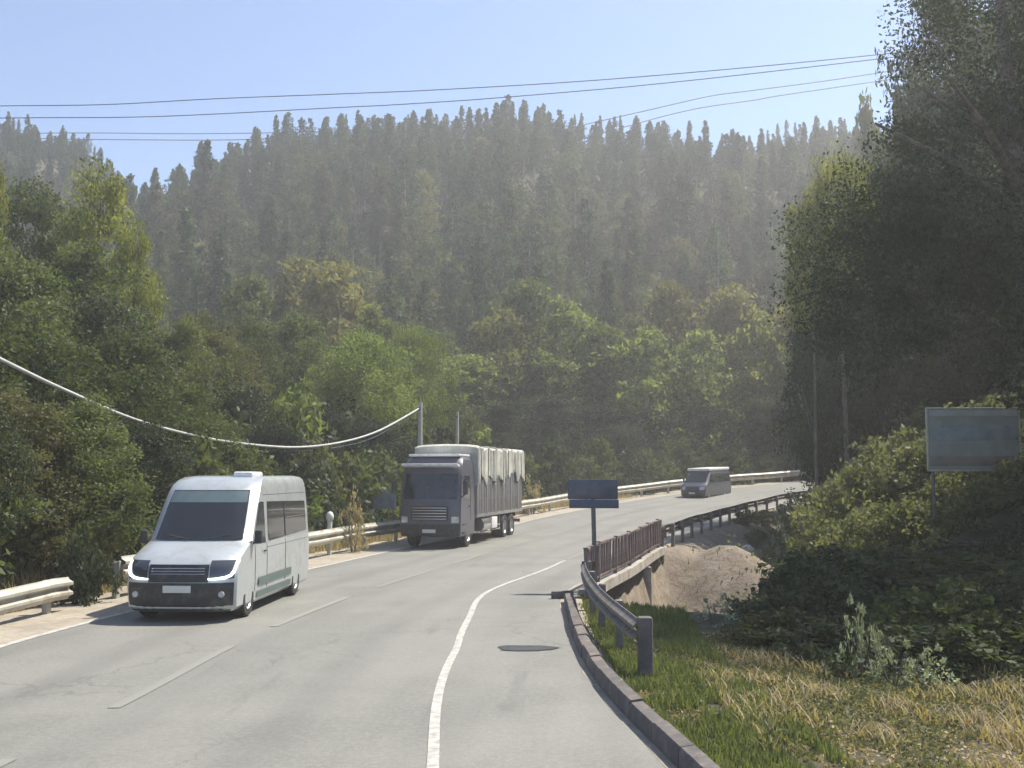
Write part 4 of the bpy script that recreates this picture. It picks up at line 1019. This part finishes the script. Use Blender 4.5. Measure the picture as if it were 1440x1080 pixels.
rt = [('b3', 1230, 235, 52, 90), ('b3', 1180, 330, 50, 75), ('b3', 1165, 420, 51, 62), ('b3', 1190, 480, 53, 62), ('b3', 1300, 120, 56, 90), ('b2', 1390, 40, 56, 110), ('b3', 1200, 420, 52, 70), ('b3', 1280, 330, 54, 90), ('b3', 1370, 260, 54, 100), ('b3', 1440, 150, 50, 110), ('b3', 1240, 500, 53, 75),
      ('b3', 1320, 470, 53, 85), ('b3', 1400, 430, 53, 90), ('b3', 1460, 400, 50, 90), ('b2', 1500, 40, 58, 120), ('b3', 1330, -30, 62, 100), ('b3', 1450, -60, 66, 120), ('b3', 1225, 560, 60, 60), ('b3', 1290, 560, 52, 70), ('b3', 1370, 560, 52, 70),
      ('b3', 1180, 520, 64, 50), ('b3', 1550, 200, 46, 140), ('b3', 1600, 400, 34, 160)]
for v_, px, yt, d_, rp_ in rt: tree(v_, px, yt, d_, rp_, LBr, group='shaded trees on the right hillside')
tree('b4', 1770, 110, 21.0, 290, 'unseen dark tree added outside the right picture edge to shade the lower bank')  # added out of view so its crown casts shade on the lower right bank
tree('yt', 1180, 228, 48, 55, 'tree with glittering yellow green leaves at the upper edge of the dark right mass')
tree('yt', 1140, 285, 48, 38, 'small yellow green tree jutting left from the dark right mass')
tree('pi', 1262, 128, 62, 26, 'thin dark tree against the sky where the right mass begins', 'pine_tree')
tree('m1', 1222, 160, 110, 40, 'pale hazy tree on the skyline just left of the thin dark tree')

# shrubs
def bush_variant(seed, leafm, n=60, per=45, size=.07, crad=.3, twig=True):
    rs = np.random.default_rng(seed); pr = random.Random(seed)
    mb = MB()
    for k in range(6):
        an = pr.uniform(0, 6.28); mb.tube([(0, 0, -.1), (math.cos(an) * .3, math.sin(an) * .3, .5), (math.cos(an) * .6, math.sin(an) * .6, .95)], [.03, .02, .008], 5)
    tm = bpy.data.meshes.new('stems'); tm.from_pydata(mb.v, [], mb.f); tm.materials.append(M['bark'])
    cp, cr = crown_pts(rs, n, 1.15, 1.0, .05, 'bush'); V, Fx, T = clumps(cp, cr * crad, per, size, rs, droop=0)
    T = np.clip(T + np.repeat(np.repeat(rs.uniform(-.3, .3, n), per), 4), 0, 1)
    cm = mesh_np('foliage', V, Fx, tone=T); cm.materials.append(leafm); return tm, cm
BV = {'olive': [bush_variant(31, M['olive']), bush_variant(32, M['olive'], size=.06)], 'dark': [bush_variant(33, M['dark']), bush_variant(34, M['broad'])], 'grey': [bush_variant(35, M['grey'], n=22, per=22, size=.07, crad=.22)],
      'green': [bush_variant(36, M['broad']), bush_variant(37, M['bright'], n=50)], 'straw': [bush_variant(38, M['straw'], n=30, per=30, size=.07)]}
def bush(kind, x_, y_, w_, h_, label, group=None, name='shrub', dz=0):
    tm, cm = R.choice(BV[kind]); o_ = empty(name, (x_, y_, gz(x_, y_) - .05 + dz), R.uniform(0, 6.28)); o_.scale = (w_, w_, h_); tag(o_, label, 'shrub', group)
    for nm, me in (('stems', tm), ('foliage', cm)): c_ = bpy.data.objects.new(nm, me); C.objects.link(c_); c_.parent = o_
    return o_
for q, s_ in edge_path(EL, 4.6, 8, 95, 2.3, right=False):
    x_, y_ = q.x + R.uniform(-.8, .3), q.y + R.uniform(-.6, .6)
    bush(R.choice(['dark', 'dark', 'green', 'green']) if y_ < 40 else 'dark', x_, y_, R.uniform(1.5, 2.2), R.uniform(1.5, 2.8), 'tangled green shrub behind the long outer guardrail', 'shrubs behind the outer guardrail')
for q, s_ in edge_path(EL, 8, 8, 70, 3.0, right=False):
    x_, y_ = q.x + R.uniform(-1, 1), q.y + R.uniform(-1, 1)
    bush(R.choice(['dark', 'green']), x_, y_, R.uniform(1.8, 2.8), R.uniform(2.5, 4.2), 'tall shrub in the second row behind the outer guardrail', 'second row of shrubs on the left bank')
gap = P(136, 800, 23.0); bush('dark', gap.x - .25, 22.9, .6, 1.25, 'small dark shrub in the gap between the two left guardrails')
dq = P(497, 715, 37.5); bush('straw', dq.x, 37.5, .5, 1.7, 'dry orange brown tuft behind the guardrail by the white marker', name='dry_tuft')
dq = P(757, 692, 62); bush('straw', dq.x - .3, 62.5, .8, 1.6, 'dry brown tuft behind the guardrail right of the truck', name='dry_tuft')
# sunlit slope on the right
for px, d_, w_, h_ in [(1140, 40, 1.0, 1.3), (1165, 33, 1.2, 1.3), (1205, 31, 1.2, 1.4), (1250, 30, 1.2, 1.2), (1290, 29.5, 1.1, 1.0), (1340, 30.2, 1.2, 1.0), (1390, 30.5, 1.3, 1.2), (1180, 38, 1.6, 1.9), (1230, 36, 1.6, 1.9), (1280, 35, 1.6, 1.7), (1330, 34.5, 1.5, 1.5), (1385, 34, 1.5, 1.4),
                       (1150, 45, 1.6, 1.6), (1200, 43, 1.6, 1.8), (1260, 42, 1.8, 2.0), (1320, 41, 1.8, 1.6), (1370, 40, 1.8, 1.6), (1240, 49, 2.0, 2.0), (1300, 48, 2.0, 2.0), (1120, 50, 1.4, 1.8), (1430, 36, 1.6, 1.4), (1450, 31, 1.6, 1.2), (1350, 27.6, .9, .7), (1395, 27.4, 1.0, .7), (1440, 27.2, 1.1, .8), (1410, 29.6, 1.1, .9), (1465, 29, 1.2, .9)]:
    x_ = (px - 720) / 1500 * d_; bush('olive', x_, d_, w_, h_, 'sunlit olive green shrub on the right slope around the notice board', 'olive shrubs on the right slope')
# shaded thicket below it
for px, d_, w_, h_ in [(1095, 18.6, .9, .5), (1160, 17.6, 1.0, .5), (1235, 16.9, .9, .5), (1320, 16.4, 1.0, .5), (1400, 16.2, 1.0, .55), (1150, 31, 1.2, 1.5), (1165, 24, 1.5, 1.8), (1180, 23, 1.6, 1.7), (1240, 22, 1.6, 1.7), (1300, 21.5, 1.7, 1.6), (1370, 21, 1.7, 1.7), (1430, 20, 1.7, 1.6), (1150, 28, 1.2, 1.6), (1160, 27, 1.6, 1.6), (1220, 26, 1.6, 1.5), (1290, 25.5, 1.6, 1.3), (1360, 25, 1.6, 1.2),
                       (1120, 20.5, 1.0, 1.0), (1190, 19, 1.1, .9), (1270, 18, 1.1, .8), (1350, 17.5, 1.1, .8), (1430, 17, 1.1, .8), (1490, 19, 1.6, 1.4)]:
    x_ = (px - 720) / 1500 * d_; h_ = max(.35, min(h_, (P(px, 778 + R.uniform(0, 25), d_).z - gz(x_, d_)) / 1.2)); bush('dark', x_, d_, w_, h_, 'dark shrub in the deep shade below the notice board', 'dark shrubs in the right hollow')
for i, (px, py, d_, w_, h_, lb) in enumerate([(1205, 900, 15.8, .32, .95, 'tall pale grey green plant at bottom right, leftmost of three'), (1245, 930, 15.2, .38, .6, 'low pale grey green plant at bottom right, middle one of three'), (1290, 940, 14.9, .36, .5, 'lowest pale leaved plant at bottom right, rightmost of three'),
                                            (1000, 885, 21, .4, .5, 'small leafy plant at the right end of the green grass patch'), (1112, 640, 45, .9, 1.9, 'pale glinting shrub where the far road end disappears')]):
    x_ = (px - 720) / 1500 * d_; bush('grey', x_, d_, w_, h_, lb, name='leafy_plant')
for px, d_ in ((1045, 54), (1070, 57), (1085, 47), (1060, 50)):
    x_ = (px - 720) / 1500 * d_; bush('straw' if px in (1015, 1010) else 'olive', x_, d_, .7, .6, 'low scrub clinging to the dirt slope under the far guardrail', 'low scrub on the dirt slope')

# grass blades (stuff)
def blades(name, pts, h, m, label, seed, w_=.012, lean=.5):
    rs = np.random.default_rng(seed); n = len(pts); pts = np.array(pts); an = rs.uniform(0, 6.28, n); hh = h * rs.uniform(.4, 1.3, n)
    d = np.stack([np.cos(an), np.sin(an), 0 * an], 1); s = np.stack([-np.sin(an), np.cos(an), 0 * an], 1) * w_; ln = (rs.uniform(.1, lean, n) * hh)[:, None]
    z = np.zeros((n, 3)); z[:, 2] = hh
    V = np.stack([pts - s, pts + s, pts + s * .7 + d * ln * .4 + z * .6, pts - s * .7 + d * ln * .4 + z * .6, pts + d * ln + z * 1.0 + s * .1, pts + d * ln + z - s * .1], 1).reshape(-1, 3)
    b0 = np.arange(n)[:, None] * 6; Fx = np.concatenate([b0 + np.array([[0, 1, 2, 3]]), b0 + np.array([[3, 2, 4, 5]])]); T = np.repeat(rs.uniform(0, 1, n), 6)
    return tag(link(name, mesh_np(name, V, Fx, tone=T), m), label, 'grass', kind='stuff')
def scatter(n, fx, seed, thr=None, sc=1.0, dmin_=.35):
    rs = np.random.default_rng(seed); dmin = 0
    x_, y_ = fx(rs, n); z, _s, dd = terrain(x_, y_)
    k = (dd > dmin_) & ((_s < .6) | (rs.uniform(0, 1, len(x_)) < .06))
    if thr is not None: k = k & (vnoise(x_ / sc, y_ / sc, seed) > thr)
    return np.stack([x_, y_, z], 1)[k]
def near_right(rs, n):
    y_ = rs.uniform(9, 26, n); e_ = np.interp(y_, RNp[:, 1], RNp[:, 0]); return e_ + .36 + (2.4 - .05 * (26 - y_)) * rs.uniform(0, 1, n) ** 1.2, y_
blades('grass', scatter(26000, near_right, 3, -.22, .5), .13, M['grass'], 'green grass around the near guardrail post', 4)
blades('dry_grass', scatter(9000, lambda rs, n: (rs.uniform(2.6, 7.5, n), rs.uniform(10, 17.5, n)), 5, -.05, .8), .16, M['straw'], 'pale dry straw at the bottom right', 6, lean=1.4)
def left_verge(rs, n):
    y_ = rs.uniform(8, 75, n); e_ = np.interp(y_, LN[:, 1], LN[:, 0]); return e_ - 2.2 - 2.2 * rs.uniform(0, 1, n) ** 1.2, y_
blades('verge_grass', scatter(22000, left_verge, 7, -.1, 1.3), .35, M['straw'], 'dry yellowish grass along the foot of the left guardrail', 8, w_=.018)
def emb(rs, n):
    y_ = rs.uniform(26, 62, n); e_ = np.interp(y_, RNp[:, 1], RNp[:, 0]); return e_ + 1.3 + 9 * rs.uniform(0, 1, n), y_
blades('slope_grass', scatter(20000, emb, 9, .26, 1.6), .2, M['olive'], 'patchy olive grass on the dirt slope and gully', 10, w_=.02)
# leafy ground cover on the banks
def cover(name, n, fx, size, m, label, seed, up=.4, thr=-.5, sc=2.0):
    pts = scatter(n, fx, seed, thr, sc, 2.6); rs = np.random.default_rng(seed + 1); pts[:, 2] += rs.uniform(0, 1, len(pts)) ** 1.5 * up
    V, Fx, T = leaves(pts, size, rs); return tag(link(name, mesh_np(name, V, Fx, tone=T), m), label, 'undergrowth', kind='stuff')
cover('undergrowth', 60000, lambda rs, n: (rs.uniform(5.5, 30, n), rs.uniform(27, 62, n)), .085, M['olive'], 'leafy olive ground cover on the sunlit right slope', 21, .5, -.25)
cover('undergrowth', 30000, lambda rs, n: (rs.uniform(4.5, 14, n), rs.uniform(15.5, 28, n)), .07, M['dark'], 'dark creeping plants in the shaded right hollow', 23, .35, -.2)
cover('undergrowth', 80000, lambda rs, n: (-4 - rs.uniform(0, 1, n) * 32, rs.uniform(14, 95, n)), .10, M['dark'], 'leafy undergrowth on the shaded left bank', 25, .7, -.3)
cover('verge_weeds', 26000, near_right, .035, M['grass'], 'small low weeds between the grass by the kerb', 31, .10, -.35, .6) if 0 else None
def nr2(rs, n): return rs.uniform(1.4, 8, n), rs.uniform(8, 20, n)
def cover2(name, n, fx, size, m, label, seed, up, thr, sc, dm):
    pts = scatter(n, fx, seed, thr, sc, dm); rs = np.random.default_rng(seed + 1); pts[:, 2] += rs.uniform(0, 1, len(pts)) ** 1.5 * up
    V, Fx, T = leaves(pts, size, rs); return tag(link(name, mesh_np(name, V, Fx, tone=T), m), label, 'undergrowth', kind='stuff')
cover2('verge_weeds', 45000, nr2, .028, M['olive'], 'small low weeds on the soil right of the kerb', 31, .10, -.12, .7, .4)
cover2('leaf_litter', 30000, nr2, .03, M['straw'], 'dry leaf litter and chaff on the soil right of the kerb', 35, .02, -.3, .9, .4)
def outer(rs, n):
    k = rs.integers(90, NS - 30, n); q = LN[k]; t_ = LN[k + 1] - LN[k - 1]; t_ /= np.linalg.norm(t_[:, :2], axis=1)[:, None]; d_ = rs.uniform(2.6, 22, n); return q[:, 0] - t_[:, 1] * d_, q[:, 1] + t_[:, 0] * d_
cover('undergrowth', 60000, outer, .16, M['dark'], 'dark undergrowth beyond the outer bend', 27, 1.2, -.35)

cover('undergrowth', 90000, lambda rs, n: (rs.uniform(-115, 100, n), rs.uniform(98, 212, n)), .42, M['pine'], 'low dark forest undergrowth between the hillside trees', 29, 2.2, -.6)
# ------------------------------------------------------------------ air
hm = bpy.data.materials.new('haze'); hm.use_nodes = True; t = hm.node_tree; t.nodes.remove(t.nodes['Principled BSDF'])
pv = t.nodes.new('ShaderNodeVolumePrincipled'); pv.inputs['Color'].default_value = (.93, .92, .93, 1); pv.inputs['Density'].default_value = .0015; pv.inputs['Anisotropy'].default_value = .5
t.links.new(pv.outputs[0], t.nodes['Material Output'].inputs['Volume'])
b_ = MB(); zlo = float(hz.min()) - 1.2; b_.box((0, 290, (zlo + 84) / 2), (900, 720, 84 - zlo)); hb = b_.build('haze', hm, None, None); tag(hb, 'thin sunlit haze over the valley', 'haze', kind='stuff')
